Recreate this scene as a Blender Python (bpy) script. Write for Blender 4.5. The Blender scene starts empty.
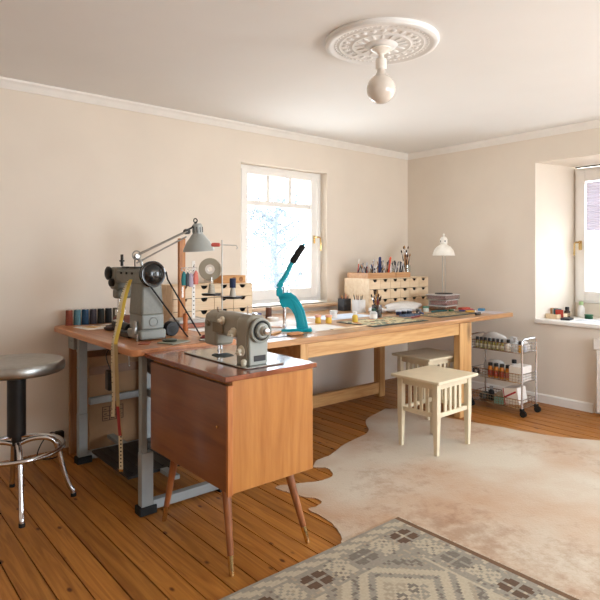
import bpy, bmesh, math, random
from mathutils import Vector, Matrix
random.seed(7)
PI = math.pi
R = math.radians
sc = bpy.context.scene
COL = sc.collection

# ------------------------------------------------------------------ materials
def _nodes(name):
    m = bpy.data.materials.new(name); m.use_nodes = True
    nt = m.node_tree; b = nt.nodes['Principled BSDF']
    return m, nt, b
def c4(c): return (c[0], c[1], c[2], 1.0)
def s2l(r, g, b):
    f = lambda v: ((v/255.0)/12.92 if v <= 10 else (((v/255.0)+.055)/1.055)**2.4)
    return (f(r), f(g), f(b))
_cache = {}
def M(name, rgb, rough=.5, metal=0.0, var=.12, scale=14.0, bump=0.0, trans=0.0, ior=1.45, coat=0.0, sheen=0.0):
    """plain material with a procedural noise tint (rgb given as sRGB 0-255)"""
    if name in _cache: return _cache[name]
    m, nt, b = _nodes(name); c = s2l(*rgb)
    tc = nt.nodes.new('ShaderNodeTexCoord'); n = nt.nodes.new('ShaderNodeTexNoise')
    n.inputs['Scale'].default_value = scale; n.inputs['Detail'].default_value = 4
    nt.links.new(tc.outputs['Object'], n.inputs['Vector'])
    r = nt.nodes.new('ShaderNodeValToRGB')
    r.color_ramp.elements[0].position = .3; r.color_ramp.elements[1].position = .7
    r.color_ramp.elements[0].color = c4([v*(1-var) for v in c]); r.color_ramp.elements[1].color = c4([min(1, v*(1+var*.6)) for v in c])
    nt.links.new(n.outputs['Fac'], r.inputs['Fac']); nt.links.new(r.outputs['Color'], b.inputs['Base Color'])
    b.inputs['Roughness'].default_value = rough; b.inputs['Metallic'].default_value = metal
    b.inputs['Transmission Weight'].default_value = trans; b.inputs['IOR'].default_value = ior
    b.inputs['Coat Weight'].default_value = coat
    if bump:
        bp = nt.nodes.new('ShaderNodeBump'); bp.inputs['Strength'].default_value = bump; bp.inputs['Distance'].default_value = .01
        nt.links.new(n.outputs['Fac'], bp.inputs['Height']); nt.links.new(bp.outputs['Normal'], b.inputs['Normal'])
    _cache[name] = m; return m
def wood(name, rgb, dark, axis='X', rough=.4, scale=1.0, knots=0.0, coat=0.0, perobj=0.0):
    if name in _cache: return _cache[name]
    m, nt, b = _nodes(name); N = nt.nodes.new; L = nt.links.new
    tc = N('ShaderNodeTexCoord'); mp = N('ShaderNodeMapping')
    s = {'X': (1.2, 14, 14), 'Y': (14, 1.2, 14), 'Z': (14, 14, 1.2)}[axis]
    mp.inputs['Scale'].default_value = tuple(v*scale for v in s); L(tc.outputs['Object'], mp.inputs['Vector'])
    n1 = N('ShaderNodeTexNoise'); n1.inputs['Scale'].default_value = 1.6; n1.inputs['Detail'].default_value = 6; n1.inputs['Distortion'].default_value = 1.2
    L(mp.outputs['Vector'], n1.inputs['Vector'])
    n2 = N('ShaderNodeTexNoise'); n2.inputs['Scale'].default_value = 9; n2.inputs['Detail'].default_value = 3
    L(mp.outputs['Vector'], n2.inputs['Vector'])
    mx = N('ShaderNodeMix'); mx.data_type = 'FLOAT'; mx.inputs[0].default_value = .25
    L(n1.outputs['Fac'], mx.inputs[2]); L(n2.outputs['Fac'], mx.inputs[3])
    r = N('ShaderNodeValToRGB'); r.color_ramp.elements[0].position = .36; r.color_ramp.elements[1].position = .62
    r.color_ramp.elements[0].color = c4(s2l(*dark)); r.color_ramp.elements[1].color = c4(s2l(*rgb))
    L(mx.outputs[0], r.inputs['Fac']); col = r.outputs['Color']
    if knots:
        mp2 = N('ShaderNodeMapping'); s = {'X': (2.2, 7, 7), 'Y': (7, 2.2, 7), 'Z': (7, 7, 2.2)}[axis]
        mp2.inputs['Scale'].default_value = s; L(tc.outputs['Object'], mp2.inputs['Vector'])
        v = N('ShaderNodeTexVoronoi'); v.inputs['Scale'].default_value = knots; L(mp2.outputs['Vector'], v.inputs['Vector'])
        kr = N('ShaderNodeValToRGB'); kr.color_ramp.elements[0].position = .05; kr.color_ramp.elements[1].position = .14
        kr.color_ramp.elements[0].color = c4([q*.25 for q in s2l(*dark)]); kr.color_ramp.elements[1].color = (1, 1, 1, 1)
        L(v.outputs['Distance'], kr.inputs['Fac'])
        mm = N('ShaderNodeMix'); mm.data_type = 'RGBA'; mm.blend_type = 'MULTIPLY'; mm.inputs[0].default_value = 1
        L(col, mm.inputs[6]); L(kr.outputs['Color'], mm.inputs[7]); col = mm.outputs[2]
    L(col, b.inputs['Base Color']); b.inputs['Roughness'].default_value = rough; b.inputs['Coat Weight'].default_value = coat
    b.inputs['Coat Roughness'].default_value = .12
    bp = N('ShaderNodeBump'); bp.inputs['Strength'].default_value = .12; bp.inputs['Distance'].default_value = .004
    L(mx.outputs[0], bp.inputs['Height']); L(bp.outputs['Normal'], b.inputs['Normal'])
    _cache[name] = m; return m
def glassmat(name, tint=(1, 1, 1), gloss=.08, rough=.02):
    if name in _cache: return _cache[name]
    m = bpy.data.materials.new(name); m.use_nodes = True; nt = m.node_tree; nt.nodes.clear()
    o = nt.nodes.new('ShaderNodeOutputMaterial'); t = nt.nodes.new('ShaderNodeBsdfTransparent'); g = nt.nodes.new('ShaderNodeBsdfGlossy')
    t.inputs[0].default_value = c4(tint); g.inputs['Roughness'].default_value = rough
    lw = nt.nodes.new('ShaderNodeLayerWeight'); lw.inputs[0].default_value = .25
    mt = nt.nodes.new('ShaderNodeMath'); mt.operation = 'MULTIPLY_ADD'; mt.inputs[1].default_value = .6; mt.inputs[2].default_value = gloss
    mx = nt.nodes.new('ShaderNodeMixShader')
    nt.links.new(lw.outputs['Facing'], mt.inputs[0]); nt.links.new(mt.outputs[0], mx.inputs[0])
    nt.links.new(t.outputs[0], mx.inputs[1]); nt.links.new(g.outputs[0], mx.inputs[2]); nt.links.new(mx.outputs[0], o.inputs[0])
    _cache[name] = m; return m

# floor planks: tone varies per plank (plank width .1 along Y)
def floor_mat():
    m, nt, b = _nodes('pine_floor'); N = nt.nodes.new; L = nt.links.new
    tc = N('ShaderNodeTexCoord'); sp = N('ShaderNodeSeparateXYZ'); L(tc.outputs['Object'], sp.inputs[0])
    d = N('ShaderNodeMath'); d.operation = 'DIVIDE'; d.inputs[1].default_value = .1; L(sp.outputs['X'], d.inputs[0])
    a = N('ShaderNodeMath'); a.operation = 'ADD'; a.inputs[1].default_value = .12; L(d.outputs[0], a.inputs[0])
    fl = N('ShaderNodeMath'); fl.operation = 'FLOOR'; L(a.outputs[0], fl.inputs[0])
    wn = N('ShaderNodeTexWhiteNoise'); wn.noise_dimensions = '1D'; L(fl.outputs[0], wn.inputs['W'])
    cb = N('ShaderNodeCombineXYZ'); L(sp.outputs['X'], cb.inputs[0]); L(sp.outputs['Z'], cb.inputs[2])
    ms = N('ShaderNodeMath'); ms.operation = 'MULTIPLY_ADD'; ms.inputs[1].default_value = 9; L(wn.outputs['Value'], ms.inputs[0]); L(sp.outputs['Y'], ms.inputs[2]); L(ms.outputs[0], cb.inputs[1])
    mp = N('ShaderNodeMapping'); mp.inputs['Scale'].default_value = (22, 1.3, 1); L(cb.outputs[0], mp.inputs['Vector'])
    n1 = N('ShaderNodeTexNoise'); n1.inputs['Scale'].default_value = 1.5; n1.inputs['Detail'].default_value = 7; n1.inputs['Distortion'].default_value = 1.6; L(mp.outputs[0], n1.inputs['Vector'])
    r = N('ShaderNodeValToRGB'); e = r.color_ramp.elements; e[0].position = .33; e[1].position = .66
    e[0].color = c4(s2l(146, 90, 36)); e[1].color = c4(s2l(184, 124, 56)); L(n1.outputs['Fac'], r.inputs['Fac'])
    tone = N('ShaderNodeMapRange'); tone.inputs[3].default_value = .82; tone.inputs[4].default_value = 1.1; L(wn.outputs['Value'], tone.inputs[0])
    vm = N('ShaderNodeVectorMath'); vm.operation = 'SCALE'; L(r.outputs['Color'], vm.inputs[0]); L(tone.outputs[0], vm.inputs['Scale'])
    mp2 = N('ShaderNodeMapping'); mp2.inputs['Scale'].default_value = (16, 8, 1); L(cb.outputs[0], mp2.inputs['Vector'])
    v = N('ShaderNodeTexVoronoi'); v.inputs['Scale'].default_value = .75; v.inputs['Randomness'].default_value = 1; L(mp2.outputs[0], v.inputs['Vector'])
    kr = N('ShaderNodeValToRGB'); kr.color_ramp.elements[0].position = .06; kr.color_ramp.elements[1].position = .13
    kr.color_ramp.elements[0].color = (.22, .10, .05, 1); kr.color_ramp.elements[1].color = (1, 1, 1, 1); L(v.outputs['Distance'], kr.inputs['Fac'])
    mm = N('ShaderNodeMix'); mm.data_type = 'RGBA'; mm.blend_type = 'MULTIPLY'; mm.inputs[0].default_value = 1
    L(vm.outputs[0], mm.inputs[6]); L(kr.outputs['Color'], mm.inputs[7]); L(mm.outputs[2], b.inputs['Base Color'])
    b.inputs['Roughness'].default_value = .45; b.inputs['Specular IOR Level'].default_value = .35
    bp = N('ShaderNodeBump'); bp.inputs['Strength'].default_value = .15; bp.inputs['Distance'].default_value = .003
    L(n1.outputs['Fac'], bp.inputs['Height']); L(bp.outputs['Normal'], b.inputs['Normal'])
    return m
def hide_mat():
    m, nt, b = _nodes('cowhide_hair'); N = nt.nodes.new; L = nt.links.new
    tc = N('ShaderNodeTexCoord')
    n1 = N('ShaderNodeTexNoise'); n1.inputs['Scale'].default_value = 1.7; n1.inputs['Detail'].default_value = 5; L(tc.outputs['Object'], n1.inputs['Vector'])
    r = N('ShaderNodeValToRGB'); e = r.color_ramp.elements; e[0].position = .36; e[1].position = .6
    e[0].color = c4(s2l(184, 150, 116)); e[1].color = c4(s2l(200, 188, 167)); L(n1.outputs['Fac'], r.inputs['Fac'])
    n2 = N('ShaderNodeTexNoise'); n2.inputs['Scale'].default_value = 9; n2.inputs['Detail'].default_value = 8; n2.inputs['Roughness'].default_value = .7; L(tc.outputs['Object'], n2.inputs['Vector'])
    n3 = N('ShaderNodeTexNoise'); n3.inputs['Scale'].default_value = 1.1; n3.inputs['Detail'].default_value = 2; L(tc.outputs['Object'], n3.inputs['Vector'])
    mu = N('ShaderNodeMath'); mu.operation = 'MULTIPLY'; L(n2.outputs['Fac'], mu.inputs[0]); L(n3.outputs['Fac'], mu.inputs[1])
    r2 = N('ShaderNodeValToRGB'); e = r2.color_ramp.elements; e[0].position = .27; e[1].position = .40
    e[0].color = (1, 1, 1, 1); e[1].color = c4((.72, .6, .5)); L(mu.outputs[0], r2.inputs['Fac'])
    mm = N('ShaderNodeMix'); mm.data_type = 'RGBA'; mm.blend_type = 'MULTIPLY'; mm.inputs[0].default_value = 1
    L(r.outputs['Color'], mm.inputs[6]); L(r2.outputs['Color'], mm.inputs[7]); L(mm.outputs[2], b.inputs['Base Color'])
    b.inputs['Roughness'].default_value = .8; b.inputs['Sheen Weight'].default_value = .2
    n4 = N('ShaderNodeTexNoise'); n4.inputs['Scale'].default_value = 120; L(tc.outputs['Object'], n4.inputs['Vector'])
    bp = N('ShaderNodeBump'); bp.inputs['Strength'].default_value = .5; bp.inputs['Distance'].default_value = .004
    L(n4.outputs['Fac'], bp.inputs['Height']); L(bp.outputs['Normal'], b.inputs['Normal'])
    return m

# ------------------------------------------------------------------ mesh builder
class MB:
    def __init__(s, T=None): s.bm = bmesh.new(); s.T = T or Matrix.Identity(4); s.mi = 0
    def _f(s, vs):
        try: f = s.bm.faces.new(vs); f.material_index = s.mi; return f
        except ValueError: return None
    def v(s, p): return s.bm.verts.new(s.T @ Vector(p))
    def box(s, x0, x1, y0, y1, z0, z1, top=1.0, T=None):
        cx, cy = (x0+x1)/2, (y0+y1)/2; P = []
        for z, k in ((z0, 1.0), (z1, top)):
            for x, y in ((x0, y0), (x1, y0), (x1, y1), (x0, y1)):
                p = Vector((cx+(x-cx)*k, cy+(y-cy)*k, z)); P.append(s.v(T @ p if T else p))
        for q in ((0, 3, 2, 1), (4, 5, 6, 7), (0, 1, 5, 4), (1, 2, 6, 5), (2, 3, 7, 6), (3, 0, 4, 7)): s._f([P[i] for i in q])
        return s
    def rings(s, rings, cap=True, closed=False):
        n = len(rings[0]); m = len(rings)
        for i in range(m if closed else m-1):
            a, b = rings[i], rings[(i+1) % m]
            for j in range(n): s._f([a[j], a[(j+1) % n], b[(j+1) % n], b[j]])
        if cap and not closed: s._f(rings[0][::-1]); s._f(rings[-1])
        return s
    def tube(s, pts, r, seg=10, closed=False, flat=None):
        """tube along a polyline; r a number or a list; flat=(w,h) makes a strip with a rectangular section"""
        pts = [Vector(p) for p in pts]; n = len(pts); rr = r if isinstance(r, (list, tuple)) else [r]*n
        up = None; rings = []
        for i, p in enumerate(pts):
            if closed: t = pts[(i+1) % n]-pts[i-1]
            else: t = pts[min(i+1, n-1)]-pts[max(i-1, 0)]
            t.normalize()
            if up is None:
                up = Vector((0, 0, 1)) if abs(t.z) < .9 else Vector((0, 1, 0))
            up = (up-t*up.dot(t)).normalized(); sd = t.cross(up)
            if flat: ring = [p+sd*a*flat[0]/2+up*b*flat[1]/2 for a, b in ((-1, -1), (1, -1), (1, 1), (-1, 1))]
            else: ring = [p+sd*math.cos(2*PI*k/seg)*rr[i]+up*math.sin(2*PI*k/seg)*rr[i] for k in range(seg)]
            rings.append([s.v(q) for q in ring])
        return s.rings(rings, closed=closed)
    def cyl(s, p0, p1, r0, r1=None, seg=16): return s.tube([p0, p1], [r0, r0 if r1 is None else r1], seg)
    def lathe(s, prof, o=(0, 0, 0), axis='Z', seg=24, T=None):
        """prof: list of (radius, height)"""
        o = Vector(o); rings = []
        for r, h in prof:
            ring = []
            for k in range(seg):
                a = 2*PI*k/seg; c, d = math.cos(a)*max(r, 1e-4), math.sin(a)*max(r, 1e-4)
                p = {'Z': Vector((c, d, h)), 'Y': Vector((c, h, -d)), 'X': Vector((h, c, d))}[axis]
                p = (T @ p if T else p)+o; ring.append(s.v(p))
            rings.append(ring)
        return s.rings(rings, cap=prof[0] != prof[-1])
    def prism(s, pts, axis, a, b):
        """outline pts extruded along axis between a and b. axis Y: pts are (x,z); X: (y,z); Z: (x,y)"""
        f = {'Y': lambda p, h: (p[0], h, p[1]), 'X': lambda p, h: (h, p[0], p[1]), 'Z': lambda p, h: (p[0], p[1], h)}[axis]
        return s.rings([[s.v(f(p, a)) for p in pts], [s.v(f(p, b)) for p in pts]])
    def sphere(s, c, r, sx=1, sy=1, sz=1, seg=20):
        n = seg//2; return s.lathe([(r*math.sin(PI*i/n), -r*math.cos(PI*i/n)) for i in range(n+1)], (0, 0, 0), 'Z', seg, T=Matrix.Translation(c) @ Matrix.Diagonal((sx, sy, sz, 1)))
    def build(s, name, mats, parent=None, bevel=0, seg=2, smooth=35, loc=None, rot=None, label=None, sub=0):
        me = bpy.data.meshes.new(name)
        bmesh.ops.recalc_face_normals(s.bm, faces=s.bm.faces)
        s.bm.to_mesh(me); s.bm.free()
        for m in (mats if isinstance(mats, (list, tuple)) else [mats]): me.materials.append(m)
        me.shade_smooth(); me.set_sharp_from_angle(angle=R(smooth))
        o = bpy.data.objects.new(name, me); COL.objects.link(o)
        if parent: o.parent = parent
        if loc: o.location = loc
        if rot: o.rotation_euler = rot
        if bevel:
            bv = o.modifiers.new('Bevel', 'BEVEL'); bv.width = bevel; bv.segments = seg; bv.limit_method = 'ANGLE'; bv.angle_limit = R(40); bv.harden_normals = False
        if sub:
            sb = o.modifiers.new('Subdivision', 'SUBSURF'); sb.levels = sub; sb.render_levels = sub
        if label: o['label'] = label
        return o
def thing(name, label, cat, loc=(0, 0, 0), rz=0, group=None):
    o = bpy.data.objects.new(name, None); COL.objects.link(o); o.empty_display_size = .05
    o.location = loc; o.rotation_euler = (0, 0, rz); o['label'] = label; o['category'] = cat
    if group: o['group'] = group
    return o
def tag(o, label, cat, group=None, kind=None):
    o['label'] = label; o['category'] = cat
    if group: o['group'] = group
    if kind: o['kind'] = kind
    return o
def struct(o, label=None):
    o['kind'] = 'structure'
    if label: o['label'] = label
    return o
def copy_tree(o, parent=None):
    c = o.copy(); COL.objects.link(c); c.parent = parent
    for ch in list(o.children): copy_tree(ch, c)
    return c
def circ(cx, cy, cz, r, n=32, plane='XY', a0=0, a1=2*PI):
    out = []
    for k in range(n):
        a = a0+(a1-a0)*k/(n if abs(a1-a0-2*PI) < 1e-6 else n-1); c, d = math.cos(a)*r, math.sin(a)*r
        out.append({'XY': (cx+c, cy+d, cz), 'XZ': (cx+c, cy, cz+d), 'YZ': (cx, cy+c, cz+d)}[plane])
    return out
def spline(pts, n=6):
    """Catmull-Rom through points"""
    P = [Vector(p) for p in pts]; P = [P[0]*2-P[1]]+P+[P[-1]*2-P[-2]]; out = []
    for i in range(1, len(P)-2):
        for k in range(n):
            t = k/n; a, b, c, d = P[i-1], P[i], P[i+1], P[i+2]
            out.append(.5*((2*b)+(c-a)*t+(2*a-5*b+4*c-d)*t*t+(3*b-a-3*c+d)*t**3))
    out.append(P[-2]); return out

# ------------------------------------------------------------------ palette
plaster = M('plaster_wall', (226, 216, 202), .9, var=.03, scale=3, bump=.06)
ceil_m = M('ceiling_paint', (234, 235, 234), .9, var=.02, scale=2, bump=.03)
trimw = M('white_trim_paint', (234, 231, 225), .5, var=.03)
winw = M('white_window_paint', (240, 238, 234), .35, var=.02)
cream = M('cream_painted_wood', (224, 212, 184), .45, var=.06, scale=9)
pane = glassmat('window_glass')
clear = glassmat('clear_glass', (.93, .96, .96), .1)
plastic_clear = glassmat('clear_plastic', (.82, .82, .82), .16, .25)
brass = M('brass', (212, 184, 130), .25, 1, .06)
chrome = M('chrome', (210, 210, 212), .12, 1, .05)
steel = M('brushed_steel', (170, 170, 166), .35, 1, .12, 30)
black = M('black_plastic', (22, 22, 23), .4, var=.2)
rubber = M('black_rubber', (14, 14, 14), .7, var=.2)
darkiron = M('dark_iron', (45, 44, 42), .4, .6, .2)
machine_grey = M('hammered_grey_enamel', (118, 118, 108), .4, 0, .1, 60, bump=.1)
machine_light = M('light_grey_enamel', (160, 164, 156), .35, 0, .06)
machine_taupe = M('taupe_enamel', (150, 145, 130), .38, 0, .06)
frame_grey = M('blue_grey_steel_paint', (146, 152, 152), .45, .1, .08)
teal = M('teal_enamel', (12, 154, 172), .3, 0, .08)
paper = M('white_paper', (236, 232, 226), .8, var=.04)
cardb = M('brown_cardboard', (150, 118, 86), .85, var=.08)
birch = wood('birch_plywood', (232, 210, 178), (218, 190, 152), 'X', .55, .8)
pine = wood('pine_beam', (214, 172, 116), (186, 136, 80), 'X', .5, .8, knots=.5)
pineZ = wood('pine_post', (214, 172, 116), (186, 136, 80), 'Z', .5, .8, knots=.5)
tabletop_m = wood('worn_table_wood', (198, 150, 98), (158, 110, 66), 'X', .3, .7, coat=.3)
sewtop = wood('oiled_beech', (206, 142, 92), (176, 110, 64), 'Y', .33, .8, coat=.2)
walnut = wood('walnut_veneer', (194, 132, 66), (164, 100, 42), 'Z', .3, .5, coat=.35)
walnut_top = wood('walnut_veneer_top', (150, 82, 48), (110, 54, 30), 'Y', .22, .5, coat=.6)
walnut_leg = wood('walnut_leg', (166, 104, 60), (120, 68, 38), 'Z', .3, .8, coat=.3)
oak = wood('oak_board', (204, 136, 68), (170, 104, 46), 'Z', .4)
navy = M('navy_thread', (30, 42, 78), .7, var=.25, scale=200)

# ------------------------------------------------------------------ room
H = 2.26
def build_room():
    b = MB(); x = -6.4-.012
    while x < -.0:   # planks run along Y
        x1 = x+.1
        if x1 > 0: x1 = 0.0
        g = .0024 if random.random() < .6 else .0040
        b.box(x+g, x1-g, -5.9, 0, -.03, 0)
        x += .1
    b.build('floor', floor_mat()); f = bpy.data.objects['floor']; struct(f)
    s = struct(MB().box(-6.5, .6, -6, .3, -.08, -.03).build('floor_base', M('dark_subfloor', (20, 13, 8), .9)), None)
    s.name = 'floor.001'
    struct(MB().box(-6.5, .05, -6, .05, H, H+.1).build('ceiling', ceil_m))
    # back wall with the window opening  x -2.055..-1.13  z .79..1.955
    X0, X1, Z0, Z1 = -2.055, -1.13, .80, 1.958
    b = MB()
    b.box(-6.4, X0, 0, .3, -.03, H); b.box(X1, .05, 0, .3, -.03, H); b.box(X0, X1, 0, .3, -.03, Z0); b.box(X0, X1, 0, .3, Z1, H)
    struct(b.build('wall_back', plaster))
    # right wall, thick, splayed niche
    b = MB(); ya, yb = -1.35, -2.5
    b.box(0, .6, ya, 0, -.03, H); b.box(0, .6, -3.6, yb, -.03, H); b.box(0, .6, yb, ya, -.03, .665); b.box(0, .6, yb, ya, 2.0, H)
    b.box(0, .6, -5.9, -5.4, -.03, H); b.box(0, .6, -5.4, -3.6, -.03, .3); b.box(0, .6, -5.4, -3.6, 2.1, H)
    b.prism([(0.0, ya+.001), (.52, ya+.001), (.52, ya-.125), (.0, ya)], 'Z', .665, 2.0)
    b.prism([(0.0, yb-.001), (.52, yb-.001), (.52, yb+.125), (.0, yb)], 'Z', .665, 2.0)
    b.box(.47, .52, -2.38, -1.475, .665, .81)
    struct(b.build('wall_right', plaster))
    struct(MB().box(-6.5, -6.4, -6, .3, -.03, H).build('wall_left', plaster))
    b = MB(); b.box(-6.4, -2.9, -6, -5.9, -.03, H); b.box(-.6, .6, -6, -5.9, -.03, H); b.box(-2.9, -.6, -6, -5.9, -.03, .4); b.box(-2.9, -.6, -6, -5.9, 2.1, H)
    struct(b.build('wall_front', plaster))
    # crown mouldings
    prof = [(0, -.056), (.008, -.056), (.011, -.048), (.015, -.043), (.02, -.028), (.032, -.016), (.036, -.012), (.038, 0), (0, 0)]
    b = MB(); rings = []
    for xx, inset in ((-6.4, 0), (0, 1)):
        rings.append([b.v((xx-(p[0] if inset else 0), -p[0]-.0005, H+p[1]-.0005)) for p in prof])
    b.rings(rings); struct(b.build('trim_1', trimw), 'white crown moulding along the window wall')
    b = MB(); rings = []
    for yy, inset in ((0, 1), (-5.9, 0)):
        rings.append([b.v((-p[0]-.0005, yy-(p[0] if inset else 0), H+p[1]-.0005)) for p in prof])
    b.rings(rings); struct(b.build('trim_2', trimw), 'white crown moulding along the niche wall')
    # baseboards
    struct(MB().prism([(0, 0), (-.016, 0), (-.016, .062), (-.008, .072), (0, .072)], 'Y', -1.82, -.001).build('baseboard_right', trimw))
    # white panelled cover under the niche, right of the bare strip of wall
    b = MB(); b.box(-.05, 0, -3.2, -1.86, .02, .585)
    b.box(-.062, -.05, -3.2, -1.84, .5, .585); b.box(-.058, -.05, -1.93, -1.86, .02, .5)
    struct(b.build('trim_3', trimw, bevel=.006), 'white wooden panel below the niche')
    # niche sill
    struct(MB().box(-.03, .47, -2.49, -1.353, .655, .69).build('trim_4', trimw, bevel=.008), 'white sill board of the niche')
    # ceiling of daylight outside is the world
build_room()

def sash(n, W, Hh, x0, z0, T, panes, mx, fr=.05, depth=.06, handle=None, name='window_1'):
    """casement in local XZ plane, origin at lower-left, T places it"""
    b = MB(T); b.box(0, W, 0, depth, 0, fr); b.box(0, W, 0, depth, Hh-fr, Hh); b.box(0, fr, 0, depth, fr, Hh-fr); b.box(W-fr, W, 0, depth, fr, Hh-fr)
    o = struct(b.build(name, winw, bevel=.004)); return o
# window 1 in the back wall, recessed 9 cm.  opening x -2.055..-1.13
def window_back():
    y0 = .085; X0, X1, Z0, Z1 = -2.055, -1.13, .80, 1.958
    fx0, fx1, fz0, fz1 = X0, X1, Z0+.02, Z1
    b = MB(); w = .045
    b.box(fx0, fx0+w, y0, y0+.07, fz0, fz1); b.box(fx1-w*.9, fx1, y0, y0+.07, fz0, fz1)
    b.box(fx0+w, fx1-w*.9, y0, y0+.07, fz1-w, fz1); b.box(fx0+w, fx1-w*.9, y0, y0+.07, fz0, fz0+w)
    root = struct(b.build('window_1', winw, bevel=.004), 'white casement window with small panes on top')
    ys = y0-.012; sx0, sx1, sz0, sz1 = -2.0, -1.185, .85, 1.925; q = .062
    gx0, gx1, gz0, gz1 = -1.938, -1.255, .935, 1.885
    b = MB(); b.box(sx0, gx0, ys, ys+.06, sz0, sz1); b.box(gx1, sx1, ys, ys+.06, sz0, sz1)
    b.box(gx0, gx1, ys, ys+.06, gz1, sz1); b.box(gx0, gx1, ys, ys+.06, sz0, gz0)
    b.box(gx0, gx1, ys+.01, ys+.05, 1.632, 1.675)
    for xx in (-1.722, -1.487): b.box(xx-.018, xx+.018, ys+.01, ys+.05, 1.675, gz1)
    b.build('sash_frame', winw, root, bevel=.004)
    MB().box(gx0, gx1, ys+.03, ys+.034, gz0, gz1).build('pane', pane, root)
    h = MB(); h.box(-1.232, -1.212, ys-.008, ys, 1.33, 1.40); h.cyl((-1.222, ys-.008, 1.385), (-1.222, ys-.045, 1.385), .008)
    h.tube([(-1.222, ys-.04, 1.385), (-1.205, ys-.045, 1.385), (-1.185, ys-.045, 1.378), (-1.18, ys-.045, 1.30), (-1.183, ys-.045, 1.265)], .008)
    h.build('window_handle', brass, root)
    s = MB().box(-2.10, -1.0, -.06, .0, .775, .80).box(X0, X1, 0, .085, .785, .80)
    struct(s.build('trim_5', wood('sill_wood', (222, 196, 168), (206, 176, 146), 'X', .45), bevel=.004), 'pale wooden sill of the back window')
window_back()
def window_niche():
    x0 = .46; ya, yb = -1.477, -2.38; z0, z1 = .813, 1.98
    b = MB(); w = .04
    b.box(x0, x0+.07, ya-w, ya, z0, z1); b.box(x0, x0+.07, yb, yb+w, z0, z1); b.box(x0, x0+.07, yb+w, ya-w, z1-w, z1); b.box(x0, x0+.07, yb+w, ya-w, z0, z0+w)
    root = struct(b.build('window_2', winw, bevel=.004), 'white window deep in the plastered niche')
    xs = x0-.015
    b = MB(); A, B = ya-.02, yb+.02
    b.box(xs, xs+.06, A-.07, A, z0+.02, z1-.02); b.box(xs, xs+.06, B, B+.07, z0+.02, z1-.02)
    b.box(xs, xs+.06, B+.07, A-.07, z1-.12, z1-.02); b.box(xs, xs+.06, B+.07, A-.07, z0+.02, z0+.10)
    b.build('sash_frame', winw, root, bevel=.004)
    MB().box(xs+.03, xs+.034, B+.07, A-.07, z0+.10, z1-.12).build('pane', pane, root)
    h = MB(); h.box(xs-.008, xs, A-.045, A-.02, 1.27, 1.35); h.cyl((xs-.008, A-.032, 1.335), (xs-.04, A-.032, 1.335), .008)
    h.tube([(xs-.04, A-.032, 1.335), (xs-.042, A-.015, 1.335), (xs-.042, A, 1.325), (xs-.042, A+.004, 1.22)], .008); h.build('window_handle', brass, root)
    # iron rail along the head of the window and a pale pleated blind in the glass
    r = MB(); r.cyl((x0-.02, ya-.01, z1+.006), (x0-.02, yb, z1+.006), .007, seg=8)
    r.build('blind_rail', darkiron, root)
    bl = MB(); zz = [1.85-.012*k for k in range(36)]
    pr = [(xs-.004-(.008 if k % 2 else 0), z) for k, z in enumerate(zz)]
    pr2 = [(p[0]-.002, p[1]) for p in pr]
    for k in range(len(pr)-1):
        a, c = pr[k], pr[k+1]
        bl._f([bl.v((a[0], B+.07, a[1])), bl.v((a[0], A-.085, a[1])), bl.v((c[0], A-.085, c[1])), bl.v((c[0], B+.07, c[1]))])
    bl.box(xs-.014, xs-.002, B+.07, A-.085, 1.412, 1.424)
    m, nt, p = _nodes('blind_fabric'); p.inputs['Base Color'].default_value = c4(s2l(206, 200, 210)); p.inputs['Transmission Weight'].default_value = 0
    tr = nt.nodes.new('ShaderNodeBsdfTranslucent'); tr.inputs[0].default_value = c4(s2l(196, 190, 206)); mx = nt.nodes.new('ShaderNodeMixShader'); mx.inputs[0].default_value = .09
    nt.links.new(p.outputs[0], mx.inputs[1]); nt.links.new(tr.outputs[0], mx.inputs[2]); nt.links.new(mx.outputs[0], nt.nodes['Material Output'].inputs[0])
    bl.build('blind', m, root)
    # unseen windows beside and behind the camera, added and sized for their light
    b = MB(); 
    for (a, c) in ((-5.4, -5.32), (-4.53, -4.47), (-3.68, -3.6)): b.box(.3, .36, a, c, .3, 2.1)
    b.box(.3, .36, -5.4, -3.6, .3, .37); b.box(.3, .36, -5.4, -3.6, 2.03, 2.1); w3 = struct(b.build('added_window_3', winw))
    b = MB()
    for (a, c) in ((-2.9, -2.83), (-1.78, -1.72), (-.67, -.6)): b.box(a, c, -5.98, -5.93, .4, 2.1)
    b.box(-2.9, -.6, -5.98, -5.93, .4, .47); b.box(-2.9, -.6, -5.98, -5.93, 2.03, 2.1); w4 = struct(b.build('added_window_4', winw))
window_niche()

# pale tree outside the back window
def tree():
    root = thing('tree', 'pale frosty tree seen through the back window', 'tree', (2.9, 6.0, -1.0))
    bk = M('frosted_bark', (104, 114, 122), .9); lf = M('frosted_leaves', (92, 104, 112), .9, var=.3, scale=3)
    t = MB(); t.tube([(0, 0, 0), (.05, 0, 1.2), (0, .05, 2.4), (.1, 0, 3.6)], [.14, .11, .08, .03], 10)
    rnd = random.Random(3); tips = []
    for k in range(26):
        z = rnd.uniform(1.0, 3.4); a = rnd.uniform(0, 2*PI); L = rnd.uniform(.5, 1.1)
        p1 = (math.cos(a)*L*.5, math.sin(a)*L*.5, z+.25); p2 = (math.cos(a)*L, math.sin(a)*L, z+.35)
        t.tube([(0.03, 0, z), p1, p2], [.035, .02, .008], 6); tips += [p1, p2]
    t.build('trunk', bk, root)
    l = MB()
    for k in range(4200):
        c = Vector(rnd.choice(tips))+Vector((rnd.gauss(0, .3), rnd.gauss(0, .3), rnd.gauss(0, .3)))
        a = Vector((rnd.gauss(0, 1), rnd.gauss(0, 1), rnd.gauss(0, 1))).normalized(); u = a.orthogonal().normalized()*.022; w = a.cross(u).normalized()*.04
        l._f([l.v(c-w), l.v(c+u), l.v(c+w), l.v(c-u)])
    l.build('foliage', lf, root)
tree()

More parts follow.
